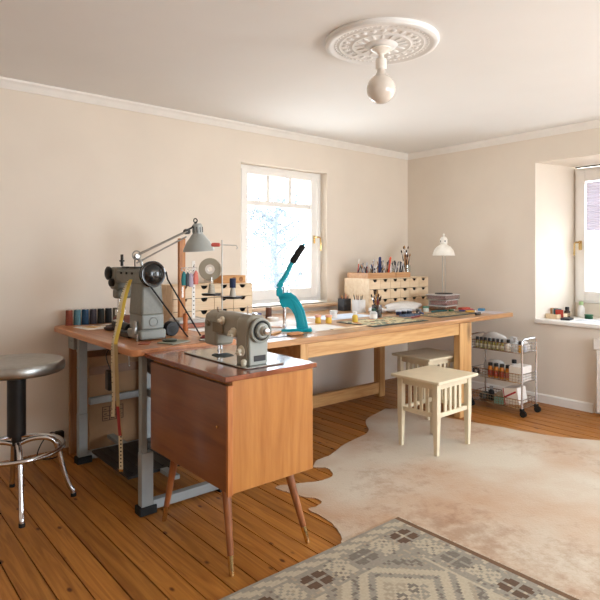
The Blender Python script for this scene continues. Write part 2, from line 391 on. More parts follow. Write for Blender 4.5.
# ------------------------------------------------------------------ ceiling rose and bulb
def rose():
    root = thing('ceiling_rose', 'round white ornate plaster rose on the ceiling', 'ceiling rose', (-2.462, -1.818, H))
    b = MB(); b.lathe([(0, 0), (.275, 0), (.277, -.012), (.272, -.022), (.262, -.027), (.248, -.026), (.238, -.020), (.215, -.018), (.205, -.022), (.195, -.018), (.15, -.018), (.142, -.023), (.132, -.019), (.08, -.020), (.07, -.030), (.05, -.034), (0, -.036)], seg=72)
    b.build('plaster_disc', ceil_m, root)
    o = MB(Matrix.Translation((0, 0, -.012)) @ Matrix.Diagonal((1, 1, .5, 1)))
    for k in range(24):
        a = 2*PI*k/24; c, s = math.cos(a), math.sin(a)
        o.sphere((c*.178, s*.178, -.013), .016, 1, 1, .6, 8); o.sphere((c*.165+.0*s, s*.165, -.014), .01, 1, 1, .6, 8)
    for k in range(16):
        a = 2*PI*k/16; T = Matrix.Rotation(a, 4, 'Z') @ Matrix.Translation((.106, 0, -.015)) @ Matrix.Diagonal((1.6, .55, .6, 1))
        o.sphere((0, 0, 0), .001, 1, 1, 1, 4)
        o.lathe([(.016*math.sin(PI*i/6), -.016*math.cos(PI*i/6)) for i in range(7)], T=T, seg=8)
    for k in range(60):
        a = 2*PI*k/60; o.sphere((math.cos(a)*.225, math.sin(a)*.225, -.014), .008, 1, 1, .8, 6)
    o.build('leaf_ornament', ceil_m, root)['kind'] = 'stuff'
    r2 = thing('light_bulb', 'large round white globe bulb hanging from the ceiling rose', 'light bulb', (-2.462, -1.818, H-.036))
    c = MB(); c.lathe([(0, 0), (.05, 0), (.05, -.006), (.03, -.018), (.018, -.026), (.018, -.03), (0, -.03)], seg=28); c.build('ceiling_cup', M('porcelain', (238, 234, 226), .2), r2)
    s = MB(); s.lathe([(0, -.028), (.013, -.028), (.014, -.046), (.026, -.052), (.027, -.096), (.024, -.102), (0, -.102)], seg=28); s.build('lamp_socket', M('porcelain', (238, 234, 226), .2), r2)
    g = MB(); pr = [(0, -.100), (.019, -.100), (.020, -.113), (.028, -.130)]
    cz, rr = -.197, .071
    for i in range(15):
        a = R(55)-(R(145))*i/14; pr.append((rr*math.cos(a), cz+rr*math.sin(a)))
    g.lathe(pr, seg=36); m, nt, p = _nodes('opal_glass'); p.inputs['Base Color'].default_value = c4(s2l(222, 214, 204)); p.inputs['Roughness'].default_value = .08; p.inputs['Coat Weight'].default_value = .5
    g.build('globe', m, r2)
rose()

# ------------------------------------------------------------------ floor coverings
hide_pts = [(-1.16, -.709), (-1.499, -.818), (-1.697, -1.021), (-1.992, -1.095), (-2.203, -1.178), (-2.32, -1.195), (-2.40, -1.247), (-2.395, -1.275), (-2.363, -1.31), (-2.368, -1.36), (-2.42, -1.425), (-2.5, -1.432), (-2.602, -1.395), (-2.72, -1.34), (-2.755, -1.36), (-2.735, -1.436), (-2.71, -1.524), (-2.675, -1.583), (-2.685, -1.629), (-2.735, -1.645), (-2.785, -1.645), (-2.785, -1.732), (-2.80, -1.831), (-2.84, -1.924), (-2.885, -1.985), (-2.87, -2.12), (-2.75, -2.3), (-2.7, -2.6), (-2.55, -2.9), (-2.3, -3.1), (-2.0, -3.15), (-1.6, -3.25), (-1.3, -3.5), (-1.05, -3.35), (-1.0, -3.0), (-.8, -2.7), (-.62, -2.45), (-.64, -2.2), (-.795, -1.923), (-.877, -1.685), (-.90, -1.522), (-.96, -1.323), (-.99, -1.15), (-1.0, -.98), (-1.03, -.82)]
def hide():
    P = spline([(x, y, 0) for x, y in hide_pts]+[(hide_pts[0][0], hide_pts[0][1], 0)], 5)[:-1]
    P = [Vector((p.x+random.uniform(-.003, .003), p.y+random.uniform(-.003, .003))) for p in P]
    from mathutils.geometry import delaunay_2d_cdt
    n = len(P); pts = [Vector((p.x, p.y)) for p in P]
    def inside(x, y):
        c = False
        for i in range(n):
            a, d = P[i], P[i-1]
            if (a.y > y) != (d.y > y) and x < (d.x-a.x)*(y-a.y)/(d.y-a.y)+a.x: c = not c
        return c
    gx = -2.9
    while gx < -.6:
        gy = -3.5
        while gy < -.7:
            if inside(gx, gy) and min((P[i].x-gx)**2+(P[i].y-gy)**2 for i in range(0, n, 2)) > .0016: pts.append(Vector((gx, gy)))
            gy += .05
        gx += .05
    vs_, _, fs, _, _, _ = delaunay_2d_cdt(pts, [(i, (i+1) % n) for i in range(n)], [], 1, 1e-6)
    b = MB(); zt = lambda p: .0045
    top = [b.v((p.x, p.y, zt(p))) for p in vs_]; bot = [b.v((p.x, p.y, .0005)) for p in vs_]
    for f in fs: b._f([top[i] for i in f]); b._f([bot[i] for i in reversed(f)])
    for i in range(n): b._f([top[i], top[(i+1) % n], bot[(i+1) % n], bot[i]])
    tag(b.build('cowhide_rug', hide_mat(), smooth=20), 'large cream and tan cowhide spread on the plank floor', 'rug')
hide()
def kilim():
    # colour per 1 cm knot
    pal = [M('kilim_grey', (148, 141, 127), .95, var=.14, scale=90), M('kilim_cream', (182, 170, 147), .95, var=.12, scale=90), M('kilim_brown', (98, 76, 58), .95, var=.2, scale=90),
           M('kilim_dark_grey', (120, 112, 101), .95, var=.2, scale=90), M('kilim_selvedge', (112, 84, 60), .95, var=.2, scale=90), M('kilim_warm', (164, 152, 131), .95, var=.14, scale=90)]
    g = .0125; NU, NV = 120, 104   # u from the right edge toward -x, v from the far edge toward -y
    rnd = random.Random(5)
    def ros(du, dv, s):   # eight petal rosette, size s (cells)
        r = math.hypot(du, dv*1.25); a = math.atan2(dv*1.25, du)
        return r < s and (abs(math.sin(2*a)) > .34) and r > .9
    def colr(i, j):
        # 0 grey, 1 cream, 2 brown, 3 dark grey, 4 selvedge, 5 warm
        if i < 2: return 4
        if j < 1: return 0
        if j < 5: return 1 if ((i+j*2) % 8) < 4+j//2 else 0
        if i < 3: return 0 if (j//2) % 3 else 1
        if j < 17 and i >= 4:
            du = ((i-9+10) % 20)-10; dv = j-10
            if i < 110 and ros(du, dv, 5.0): return (2, 3, 2)[((i-9+10)//20) % 3]
            if abs(abs(du)-10) < 3.4 and abs(dv) < 4.2 and (abs(du)*2+int(abs(dv))) % 3 != 0: return 1
            if i > 16: return 0 if rnd.random() > .22 else rnd.choice((1, 5, 3))
        if i < 15:
            dv = ((j-10+10) % 20)-10; du = i-8
            if j > 17 and ros(dv, du, 5.0): return 3 if ((j-10+10)//20) % 2 else 2
            if abs(abs(dv)-10) < 5 and abs(du) < 4 and (abs(du)+abs(dv)) % 3: return 1
            return 0 if rnd.random() > .25 else rnd.choice((1, 5, 3))
        if i == 15 and j > 22: return 1
        s_, d_ = i+j, i-j
        if s_ < 48:
            if 39 < s_ < 45 and -8 < d_ < 15: return 3 if rnd.random() > .35 else 0
            return 0 if rnd.random() > .2 else 5
        if -16 <= d_ <= 21:
            e = min(s_-48, (d_+16)*1.1, (21-d_)*1.1)
            if e < 4: return 1
            if e < 7: return 0 if rnd.random() > .3 else 3
            if e < 10: return 1
            k, l = (s_-58)//7, (d_+8)//5; p, q = (s_-58) % 7, (d_+8) % 5
            if p == 0 or q == 0: return 1
            if 3 <= p <= 4 and q in (2, 3): return 1
            return (0, 5, 3, 0, 5)[(k*3+l*2) % 5]
        m = (-16-d_ if d_ < -16 else d_-21) % 10
        if m < 4: return 0 if rnd.random() > .3 else 3
        if m < 8: return 1
        return 5
    b = MB(); V = {}
    for i in range(NU+1):
        for j in range(NV+1):
            V[i, j] = b.v((-i*g, -j*g*1.0, .0125+.0006*math.sin(i*.13+j*.07)))
    for i in range(NU):
        for j in range(NV):
            b.mi = colr(i, j); b._f([V[i, j], V[i+1, j], V[i+1, j+1], V[i, j+1]])
    b.mi = 4
    z = .006; rim = [(i, 0) for i in range(NU)]+[(NU, j) for j in range(NV)]+[(i, NV) for i in range(NU, 0, -1)]+[(0, j) for j in range(NV, 0, -1)]
    low = {k: b.v((-k[0]*g, -k[1]*g, z)) for k in rim}
    for k in range(len(rim)):
        a, c = rim[k], rim[(k+1) % len(rim)]; b._f([V[a], V[c], low[c], low[a]])
    b._f([low[k] for k in rim])
    root = thing('kilim_rug', 'grey and cream patterned kilim rug with brown edge in the foreground', 'rug', (-2.533, -1.983, 0), R(0))
    b.build('woven_field', pal, root, smooth=60)
    f = MB(); 
    for j in range(150):
        y = -j*.0086; L = rnd.uniform(.006, .02)
        f.tube([(0.0, y, .011), (L*.6, y+rnd.uniform(-.006, .006), .011), (L, y+rnd.uniform(-.008, .008), .0075)], .0012, 4)
    f.build('fringe', M('fringe_wool', (196, 180, 158), .9), root)['kind'] = 'stuff'
kilim()

# ------------------------------------------------------------------ tables
def work_table():
    z = .745; root = thing('work_table', 'long wooden work table under the back window', 'table', (0, 0, 0))
    MB().box(-2.885, -.17, -1.245, -.07, z-.035, z).build('tabletop', tabletop_m, root, bevel=.004)
    def leg(x0, x1, y0, y1): MB().box(x0, x1, y0, y1, 0, z-.035).build('leg', pineZ, root, bevel=.004)
    leg(-.93, -.775, -1.24, -1.185); leg(-2.485, -2.425, -1.235, -1.165); leg(-.9, -.83, -.42, -.35); leg(-2.485, -2.42, -.42, -.35)
    MB().box(-2.425, -.93, -1.232, -1.205, z-.12, z-.036).build('apron', pine, root, bevel=.003)
    MB().box(-2.42, -.9, -.41, -.37, .03, .125).build('stretcher', pine, root, bevel=.003)
    MB().box(-.88, -.85, -1.165, -.42, z-.12, z-.036).build('side_rail', pine, root, bevel=.003)
    MB().box(-2.47, -2.44, -1.165, -.42, z-.12, z-.036).build('side_rail', pine, root, bevel=.003)
work_table()
ZT = .745; ZS = .78
def sewing_table():
    root = thing('sewing_table', 'sewing table with beech top and grey steel frame at the left', 'table')
    b = MB(); P = []
    x0, x1, y0, y1, r = -3.475, -2.915, -1.228, -.012, .07
    for cx, cy, a in ((x1-.01, y1-.01, 0), (x0+r, y1-r, 90), (x0+.035, y0+.035, 180), (x1-.01, y0+.01, 270)):
        rr = {0: .01, 90: r, 180: .035, 270: .01}[a]
        for k in range(6): t = R(a+18*k); P.append((cx+rr*math.cos(t), cy+rr*math.sin(t)))
    b.prism(P, 'Z', ZS-.032, ZS); b.build('tabletop', sewtop, root, bevel=.004)
    for y in (-1.2, -.35):
        b = MB(); b.box(-3.42, -3.362 if y < -1 else -3.37, y, y+.044, .04, .29); b.box(-3.418, -3.39 if y < -1 else -3.37, y+.006, y+.042, .29, ZS-.033)
        b.cyl((-3.418, y+.024, .56), (-3.424, y+.024, .56), .008)
        b.build('leg', frame_grey, root, bevel=.004)
        b = MB(); b.box(-3.362 if y < -1 else -3.37, -2.93, y+.002, y+.042, .015, .06); b.build('foot_bar', frame_grey, root, bevel=.004)
        b = MB(); b.box(-3.02, -2.96, y, y+.05, .06, ZS-.033); b.build('leg', frame_grey, root, bevel=.004)
        b = MB(); b.box(-3.43, -3.345, y-.006, y+.058, 0, .04); b.build('rubber_foot', rubber, root, bevel=.004)
        b = MB(); b.box(-3.0, -2.92, y-.005, y+.055, 0, .0155); b.build('rubber_foot', rubber, root)
    MB().box(-3.35, -3.02, -.33, -.30, .33, .37).build('crossbar', frame_grey, root, bevel=.003)
    MB().box(-3.0, -2.97, -1.135, -.35, .33, .38).build('crossbar', frame_grey, root, bevel=.003)
    b = MB(); b.box(-3.47+.04, -3.37, -.285, -.19, ZS-.12, ZS-.032); b.box(-3.435, -3.43, -.26, -.24, ZS-.08, ZS-.068); b.box(-3.435, -3.43, -.235, -.215, ZS-.08, ZS-.068)
    b.build('switch_box', [M('switch_grey', (150, 150, 144), .5)], root, bevel=.006)
    # hooks below the front edge
    MB().tube([(-3.45, -1.125, ZS-.03), (-3.45, -1.13, ZS-.06), (-3.455, -1.14, ZS-.085), (-3.46, -1.155, ZS-.08)], .003, 6).build('hook', chrome, root)
    # motor
    b = MB(); b.cyl((-3.13, -.95, .62), (-3.13, -.75, .62), .075, seg=28); b.box(-3.16, -3.1, -.9, -.8, .68, ZS-.032); b.build('motor', darkiron, root, bevel=.004)
    # treadle plate between the foot bars
    b = MB(); b.box(-3.40, -3.02, -1.0, -.5, .0, .014, T=Matrix.Translation((0, 0, .105)) @ Matrix.Rotation(0, 4, 'Y'))
    for k in range(6): b.box(-3.37+.055*k, -3.355+.055*k, -.97, -.53, .119, .123)
    b.build('treadle', black, root, bevel=.004)
    MB().box(-3.23, -3.19, -1.135, -1.0, .10, .12).build('treadle_bar', frame_grey, root); MB().box(-3.23, -3.19, -.5, -.285, .10, .12).build('treadle_bar', frame_grey, root)
sewing_table()
# small dark box with switch hanging inside below the table
t = thing('foot_pedal_box', 'small black box with cable hanging under the sewing table top', 'switch', (-3.37, -.69, .548))
MB().box(-.02, .02, -.025, .025, -.06, .05).build('body', black, t, bevel=.008)
MB().tube(spline([(0, 0, .05), (-.01, .03, .12), (0, 0, .165), (.02, -.03, .194)], 5), .003, 6).build('cable', black, t)
# carton beneath
def carton():
    root = thing('cardboard_box', 'brown cardboard box under the sewing table by the wall', 'box', (-3.0, -.14, 0))
    b = MB(); b.box(-.33, .22, -.12, .12, .0, .60); b.build('carton_body', cardb, root, bevel=.003)
    m = M('print_ink', (74, 50, 40), .8)
    b = MB(Matrix.Translation((-.15, 0, -.13)))
    for k in range(4): b.box(-.1, .03, -.1225, -.1205, .33+.028*k, .333+.028*k)
    for k in range(4): b.box(-.1+.043*k-.001, -.097+.043*k, -.1225, -.1205, .33, .417)
    for k in range(3):
        for l in range(3): b.box(-.09+.043*k, -.068+.043*k-.004*l, -.1225, -.1205, .341+.028*l, .346+.028*l)
    b.build('printed_label', m, root)
    MB().box(-.33, .22, -.1225, -.1205, .49, .54).build('packing_tape', M('brown_tape', (120, 84, 54), .35), root)
carton()

# ------------------------------------------------------------------ sewing cabinet
def cabinet():
    x0, x1, y0, y1, zb, zt = -3.405, -2.985, -1.905, -1.25, .322, .757
    root = thing('sewing_cabinet', 'mid-century walnut sewing cabinet on splayed tapered legs', 'cabinet')
    MB().box(x0+.02, x1, y0, y1, zb, zt-.012).build('body', walnut, root, bevel=.003)
    b = MB(); b.box(x0+.005, x0+.019, y0+.012, y1, zb+.004, zt-.032); b.build('door', wood('walnut_door', (140, 86, 50), (112, 64, 36), 'Y', .28, .5, coat=.4), root, bevel=.002)
    b = MB(); b.box(x0-.001, x0+.022, y0-.003, y0+.011, zb-.004, zt-.03); b.build('edge_strip', wood('strip', (196, 126, 70), (160, 92, 46), 'Z', .3), root, bevel=.002)
    MB().cyl((x0+.004, y0+.075, .56), (x0-.001, y0+.075, .56), .005, seg=10).build('lock', brass, root)
    MB().box(x0-.02, x1+.01, y0-.015, y1+.01, zt-.012, zt+.008).build('lid', walnut_top, root, bevel=.003)
    def leg(tx, ty, fx, fy):
        p = Vector((tx, ty, zb)); q = Vector((fx, fy, 0)); m = p.lerp(q, .78)
        o = MB().cyl(p, m, .019, .0125, 18).build('leg', walnut_leg, root)
        MB().cyl(m, q, .0128, .0095, 18).build('brass_ferrule', brass, o, label='brass leg tip')
    leg(-3.345, -1.80, -3.365, -1.872); leg(-3.05, -1.81, -2.985, -1.872); leg(-3.33, -1.36, -3.358, -1.30); leg(-3.05, -1.36, -2.99, -1.28)
    # round cable and lever at the right side
    MB().tube(spline([(x1+.002, -1.45, .52), (x1+.03, -1.42, .45), (x1+.03, -1.4, .36), (x1+.012, -1.4, .3)], 5), .003, 6).build('cable', M('grey_cable', (120, 116, 108), .5), root)
cabinet()
ZC = .765

# ------------------------------------------------------------------ domestic sewing machine on the cabinet
def portable():
    root = thing('sewing_machine', 'taupe vintage sewing machine with cream dials on the walnut cabinet', 'sewing machine', (-3.2, -1.62, ZC))
    # local: arm along Y; pillar toward -Y
    b = MB(); b.box(-.09, .10, -.235, .26, .0005, .007); b.build('bed_plate', M('polished_bed', (168, 168, 162), .18, .8, .06), root, bevel=.003)
    b = MB()
    b.prism([(-.06, .0), (.038, .0), (.04, .12), (.038, .185), (.02, .205), (-.03, .205), (-.058, .185), (-.062, .12)], 'Y', -.20, -.12)
    b.prism([(-.052, .105), (.045, .105), (.052, .15), (.045, .19), (.02, .203), (-.02, .203), (-.046, .19), (-.055, .15)], 'Y', -.13, .06)
    b.prism([(-.055, .055), (.035, .055), (.045, .10), (.045, .18), (.02, .203), (-.02, .203), (-.048, .19), (-.057, .15)], 'Y', .04, .14)
    b.build('arm_body', machine_taupe, root, bevel=.012, seg=3)
    # lighter end cover
    b = MB(); b.prism([(-.055, .006), (.034, .006), (.036, .12), (.03, .16), (-.048, .16), (-.057, .12)], 'Y', -.212, -.201); b.build('end_cover', machine_light, root, bevel=.005)
    MB().box(-.035, .022, -.2145, -.2125, .022, .045).build('rating_plate', black, root)
    m = M('cream_dial', (214, 206, 186), .35)
    b = MB(); b.lathe([(0, 0), (.046, 0), (.05, -.006), (.05, -.016), (.044, -.02), (.038, -.014), (.032, -.014), (.03, -.026), (.026, -.03), (.02, -.03), (.018, -.042), (.012, -.046), (0, -.046)], (-.008, -.212, .145), 'Y', 36)
    hw = b.build('hand_wheel', machine_light, root)
    MB().lathe([(.0375, 0), (.0395, -.002), (.0375, -.004), (.0355, -.002)], (-.008, -.2275, .145), 'Y', 30).build('wheel_groove', darkiron, hw)
    MB().lathe([(0, 0), (.014, 0), (.014, -.008), (.006, -.012), (0, -.012)], (-.008, -.258, .145), 'Y', 20).build('clutch_knob', chrome, hw)
    for (y, z, r) in ((-.02, .172, .017), (-.105, .13, .02), (-.165, .062, .022)):
        d = MB(); d.lathe([(0, 0), (r, 0), (r, -.008), (r*.7, -.012), (r*.5, -.012), (r*.5, -.022), (r*.4, -.026), (0, -.026)], (-.057, y, z), 'X', 24)
        if r > .018: d.box(-.09, -.08, y-.028, y+.004, z-.012, z-.004)
        d.build('dial', m, root)
    d = MB(); d.lathe([(0, 0), (.009, 0), (.012, .006), (.012, .018), (.006, .024), (0, .024)], (-.068, -.19, .008), 'Z', 18); d.build('release_button', m, root)
    b = MB(); b.cyl((-.01, .09, .06), (-.01, .09, .012), .004); b.cyl((.01, .10, .06), (.01, .10, .03), .005); b.box(-.02, .02, .075, .11, .009, .015); b.cyl((-.01, .10, .03), (.0, .10, .009), .004, .002)
    b.build('needle_bar', chrome, root)
    MB().prism([(-.045, .04), (-.02, .02), (.03, .03), (.04, .09), (.0, .13), (-.04, .1)], 'Z', .0072, .0095).build('cloth_scrap', M('dark_green_cloth', (70, 76, 72), .9), root)
    b = MB(); b.cyl((.0, -.12, .20), (.0, -.12, .235), .003, seg=8); b.build('spool_pin', chrome, root)
    b = MB(); b.lathe([(0, 0), (.012, 0), (.012, .008), (0, .008)], (.0, -.17, .203), 'Z', 16); b.build('bobbin_winder', chrome, root)
    b = MB(); b.cyl((-.03, .06, .2), (-.034, .06, .222), .003, seg=8)
    b.build('thread_guide', chrome, root)
    t = MB(); t.lathe([(0, 0), (.014, 0), (.014, -.004), (.006, -.006), (.006, -.012), (0, -.012)], (-.058, .095, .15), 'X', 18); t.box(-.0595, -.057, -.02, .06, .118, .16); t.build('name_plate', M('bronze_plate', (128, 112, 90), .3, .5), root)
portable()
# needle arm far slot mark on the white top
# ------------------------------------------------------------------ industrial sewing machine
def industrial():
    root = thing('industrial_sewing_machine', 'grey industrial sewing machine with black handwheel and drive belt', 'sewing machine', (-3.265, -.93, ZS))
    # local: arm +Y, pillar end face at y=-.07
    b = MB(); b.box(-.07, .07, -.07, .10, .005, .055); b.box(-.062, .06, -.065, .09, .055, .135); b.build('base_block', M('pale_grey_enamel', (140, 146, 142), .4, .0, .06), root, bevel=.01, seg=3)
    b = MB(); b.box(-.066, .06, -.066, .09, .125, .30, top=.86); b.build('pillar', machine_grey, root, bevel=.012, seg=3)
    b = MB(); b.box(-.06, .046, -.055, .27, .285, .355); b.box(-.05, .04, -.05, .2, .35, .364); b.build('arm', machine_grey, root, bevel=.012, seg=3)
    b = MB(); b.box(-.064, .045, .262, .355, .245, .37); b.box(-.055, .035, .272, .34, .195, .25); b.build('head', machine_grey, root, bevel=.014, seg=3)
    b = MB(); b.lathe([(0, 0), (.034, 0), (.038, -.006), (.038, -.016), (.03, -.022), (.014, -.028), (0, -.028)], (-.06, .352, .335), 'X', 28); b.build('tension_disc', darkiron, root)
    b = MB(); b.lathe([(0, 0), (.022, 0), (.022, -.02), (.01, -.026), (0, -.026)], (-.063, .30, .285), 'X', 20); b.build('tension_knob', darkiron, root); b = MB(); b.cyl((-.01, .31, .375), (-.01, .31, .44), .008); b.cyl((-.01, .31, .40), (-.01, .31, .408), .014); b.build('presser_screw', darkiron, root); MB().cyl((0, .16, .365), (0, .16, .41), .003).build('thread_pin', darkiron, root); MB().box(-.05, 0, .06, .12, .3645, .374).build('oil_cover', darkiron, root); MB().box(-.05, 0, .16, .22, .3645, .374).build('oil_cover', darkiron, root)
    for k in range(3): MB().cyl((-.062, .05+.07*k, .34), (-.069, .05+.07*k, .34), .006, seg=10).build('bolt', darkiron, root)
    b = MB(); b.cyl((-.02, .33, .19), (-.02, .33, .07), .008); b.cyl((.0, .30, .19), (.0, .30, .10), .006); b.box(-.035, -.005, .315, .345, .10, .13); b.box(-.04, .0, .30, .36, .064, .072); b.cyl((-.02, .31, .15), (-.02, .30, .06), .004)
    b.build('needle_bar', chrome, root)
    b = MB(); b.prism([(-.07, .08), (.07, .08), (.07, .2), (.05, .24), (-.05, .24), (-.07, .2)], 'Z', .0, .03); b.cyl((-.01, .2, .03), (-.01, .40, .045), .03, .026, 20); b.build('cylinder_bed', darkiron, root, bevel=.004)
    b = MB(); b.lathe([(0, 0), (.03, 0), (.05, -.006), (.062, -.006), (.066, -.010), (.060, -.015), (.060, -.019), (.066, -.024), (.067, -.032), (.063, -.037), (.055, -.036), (.050, -.033), (.040, -.040), (.022, -.046), (0, -.048)], (-.014, -.062, .338), 'Y', 40)
    b.build('hand_wheel', M('gloss_black', (20, 22, 22), .18, 0, .1, coat=.5), root)
    MB().lathe([(0, 0), (.009, 0), (.009, -.004), (0, -.004)], (-.014, -.110, .338), 'Y', 16).build('wheel_screw', darkiron, root)
    # drive belt strands running down to the table slot
    b = MB(); y = -.083
    b.tube([(.061, y, .35), (.07, y, .31), (.262, y, .004)], .0045, 8); b.tube([(-.052, y, .315), (-.03, y, .285), (.185, y, .004)], .0045, 8); b.build('drive_belt', rubber, root)
    b = MB(); b.lathe([(.022, 0), (.024, -.002), (.022, -.004), (.02, -.002)], (.0, -.0655, .095), 'Y', 28); b.box(-.03, .03, -.0715, -.069, .036, .041); b.build('cover_ring', M('pale_grey_enamel', (140, 146, 142), .4), root)
    b = MB(); b.cyl((-.075, -.02, .065), (-.075, -.02, .10), .01); b.box(-.085, -.07, -.03, .0, .03, .07); b.cyl((-.08, -.05, .0), (-.08, -.05, .04), .005); b.build('lever', steel, root, bevel=.002)
industrial()

# ------------------------------------------------------------------ tape measures
def tape_measure():
    root = thing('tape_measure', 'yellow and white tape measure hanging from the grey machine arm over the table edge', 'tape measure')
    yel = M('tape_yellow', (186, 158, 84), .6); wht = M('tape_white', (206, 194, 164), .6); blk = M('tape_ink', (40, 34, 30), .6); red = M('tape_red', (150, 44, 40), .6)
    def strip(pts, w, mat, nm):
        b = MB(); prev = None; dy = Vector((.7, -.71, 0)) 
        for p in pts:
            p = Vector(p); ring = [b.v(p-dy*w/2), b.v(p+dy*w/2), b.v(p+dy*w/2+Vector((-.0008, 0, 0))), b.v(p-dy*w/2+Vector((-.0008, 0, 0)))]
            if prev: 
                for k in range(4): b._f([prev[k], prev[(k+1) % 4], ring[(k+1) % 4], ring[k]])
            prev = ring
        return b.build(nm, mat, root)
    a = spline([(-3.345, -.905, 1.09), (-3.362, -.91, 1.05), (-3.39, -.93, .98), (-3.43, -.99, .90), (-3.482, -1.055, .81), (-3.485, -1.06, .76), (-3.484, -1.07, .60), (-3.484, -1.09, .45), (-3.483, -1.11, .37)], 6)
    na = int(len(a)*.58); strip(a[:na], .017, M('tape_bright_yellow', (206, 176, 72), .55), 'yellow_strip'); strip(a[na-1:], .017, M('tape_olive_shaded', (168, 146, 100), .6), 'olive_shaded_strip')  # lower run is olive, with shade put into its colour
    w = spline([(-3.349, -.888, 1.085), (-3.38, -.90, 1.03), (-3.41, -.925, .96), (-3.45, -.985, .87), (-3.487, -1.03, .79), (-3.489, -1.03, .70), (-3.489, -1.04, .56), (-3.489, -1.03, .44)], 6)
    strip(w, .017, wht, 'white_strip')
    r = spline([(-3.487, -1.085, .50), (-3.486, -1.10, .40), (-3.485, -1.118, .35)], 5); strip(r, .014, red, 'red_strip')
    e = spline([(-3.488, -1.118, .37), (-3.488, -1.123, .30), (-3.4875, -1.126, .215)], 5); strip(e, .018, wht, 'white_end')
    b = MB()
    for k in range(9): b.box(-.004, .003, -.0008, .0008, .228+.017*k, .234+.017*k, T=Matrix.Translation((-3.4885, -1.1245, 0)) @ Matrix.Rotation(R(-45), 4, 'Z'))
    for k in range(32):
        t = w[min(len(w)-1, int(k/32*len(w)))]; b.box(-.0085, -.002, -.0007, .0007, -.0025, 0, T=Matrix.Translation((t.x-.0012, t.y-.0004, t.z)) @ Matrix.Rotation(R(-45), 4, 'Z'))
    b.build('scale_marks', blk, root)
    MB().box(-.0095, .0095, -.001, .001, .205, .216, T=Matrix.Translation((-3.4875, -1.126, 0)) @ Matrix.Rotation(R(-45), 4, 'Z')).build('metal_tip', brass, root)
tape_measure()

# ------------------------------------------------------------------ clamp lamp over the machine
def arm_lamp():
    root = thing('desk_lamp', 'grey enamel architect lamp reaching over the sewing machines', 'lamp', (-3.15, -.72, ZS))
    g = M('lamp_grey', (164, 168, 164), .35, .1, .05); ch = steel
    b = MB(); b.box(-.03, .03, -.03, .03, 0, .012); b.cyl((0, 0, .012), (-.055, 0, .40), .007); b.build('clamp_post', ch, root)
    b = MB(); p0 = Vector((-.078, 0, .437)); p1 = Vector((.222, 0, .575))
    for dy in (-.012, .012): b.tube([p0+Vector((0, dy, 0)), p1+Vector((0, dy, 0))], .0048, 8)
    b.tube([p0+Vector((-.005, 0, -.045)), p1+Vector((0, 0, -.03))], .0048, 8)
    for k in range(18):
        pass
    b.build('arm', ch, root)
    b = MB(); b.tube(circ(-.083, 0, .435, .024, 20, 'XZ'), .0035, 8, closed=True); b.cyl((-.083, -.014, .43), (-.083, .014, .43), .012); b.tube([(-.055, 0, .40), (-.08, 0, .42)], .008, 8); b.build('elbow_joint', ch, root)
    b = MB(); b.tube([(.222, 0, .575), (.24, 0, .59), (.262, 0, .60), (.29, 0, .635)], .006, 8); b.tube(circ(.283, 0, .642, .012, 14, 'XZ'), .0035, 8, closed=True); b.cyl((.226, -.016, .575), (.226, .016, .575), .016, seg=14); b.build('head_joint', darkiron, root)
    T = Matrix.Translation((.296, -.0, .60)) @ Matrix.Rotation(R(-4), 4, 'Y')
    b = MB(); b.lathe([(.005, .025), (.022, .025), (.03, .015), (.031, -.035), (.04, -.045), (.07, -.085), (.09, -.125), (.092, -.14), (.088, -.14), (.085, -.125), (.066, -.088), (.036, -.048), (.02, -.04), (.005, -.04)], T=T, seg=40); sh = b.build('lamp_shade', g, root)
    b = MB()
    for k in range(10):
        a = 2*PI*k/10; b.box(-.002, .002, -.0005, .0015, -.028, .004, T=T @ Matrix.Rotation(a, 4, 'Z') @ Matrix.Translation((0, .031, 0)))
    b.build('vent_slots', black, sh)
arm_lamp()

# ------------------------------------------------------------------ drawer chests
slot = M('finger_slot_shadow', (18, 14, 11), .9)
def chest(name, label, x0, x1, yf, yb, z0, z1, nc, nr, group=None):
    root = thing('drawer_chest', label, 'drawer chest', (x0, yf, z0), 0, group)
    W, D, Hh = x1-x0, yb-yf, z1-z0; t = .007
    b = MB(); b.box(0, t, 0, D, 0, Hh); b.box(W-t, W, 0, D, 0, Hh); b.box(t, W-t, 0, D, 0, t); b.box(t, W-t, 0, D, Hh-t, Hh); b.box(t, W-t, D-t, D, t, Hh-t)
    cw = (W-2*t)/nc; rh = (Hh-2*t)/nr
    b.build('carcass', birch, root, bevel=.001)
    for i in range(nc):
        for j in range(nr):
            a0, a1, c0, c1 = t+i*cw+.0018, t+(i+1)*cw-.0018, t+j*rh+.0018, t+(j+1)*rh-.0018
            # front with a half-moon cut-out at its top edge
            cx = (a0+a1)/2; rr = min(cw*.22, .026); top = c1
            pts = [(a0, c0), (a1, c0), (a1, top)]
            pts += [(cx+rr, top)]+[(cx+rr*math.cos(PI*k/8), top-rr*.95*math.sin(PI*k/8)) for k in range(1, 8)]+[(cx-rr, top), (a0, top)]
            f = MB(); f.prism(pts, 'Y', -.0015, .006); o = f.build('drawer', birch, root)
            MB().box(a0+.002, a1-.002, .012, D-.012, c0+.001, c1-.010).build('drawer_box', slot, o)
    return root
chest('c', 'birch chest of many little drawers in the corner of the work table', -1.0, -.18, -.39, -.09, ZT, 1.022, 6, 3)
chest('c2', 'birch chest of little drawers behind the grey machines', -2.80, -2.15, -.29, -.09, ZT, 1.018, 4, 3)

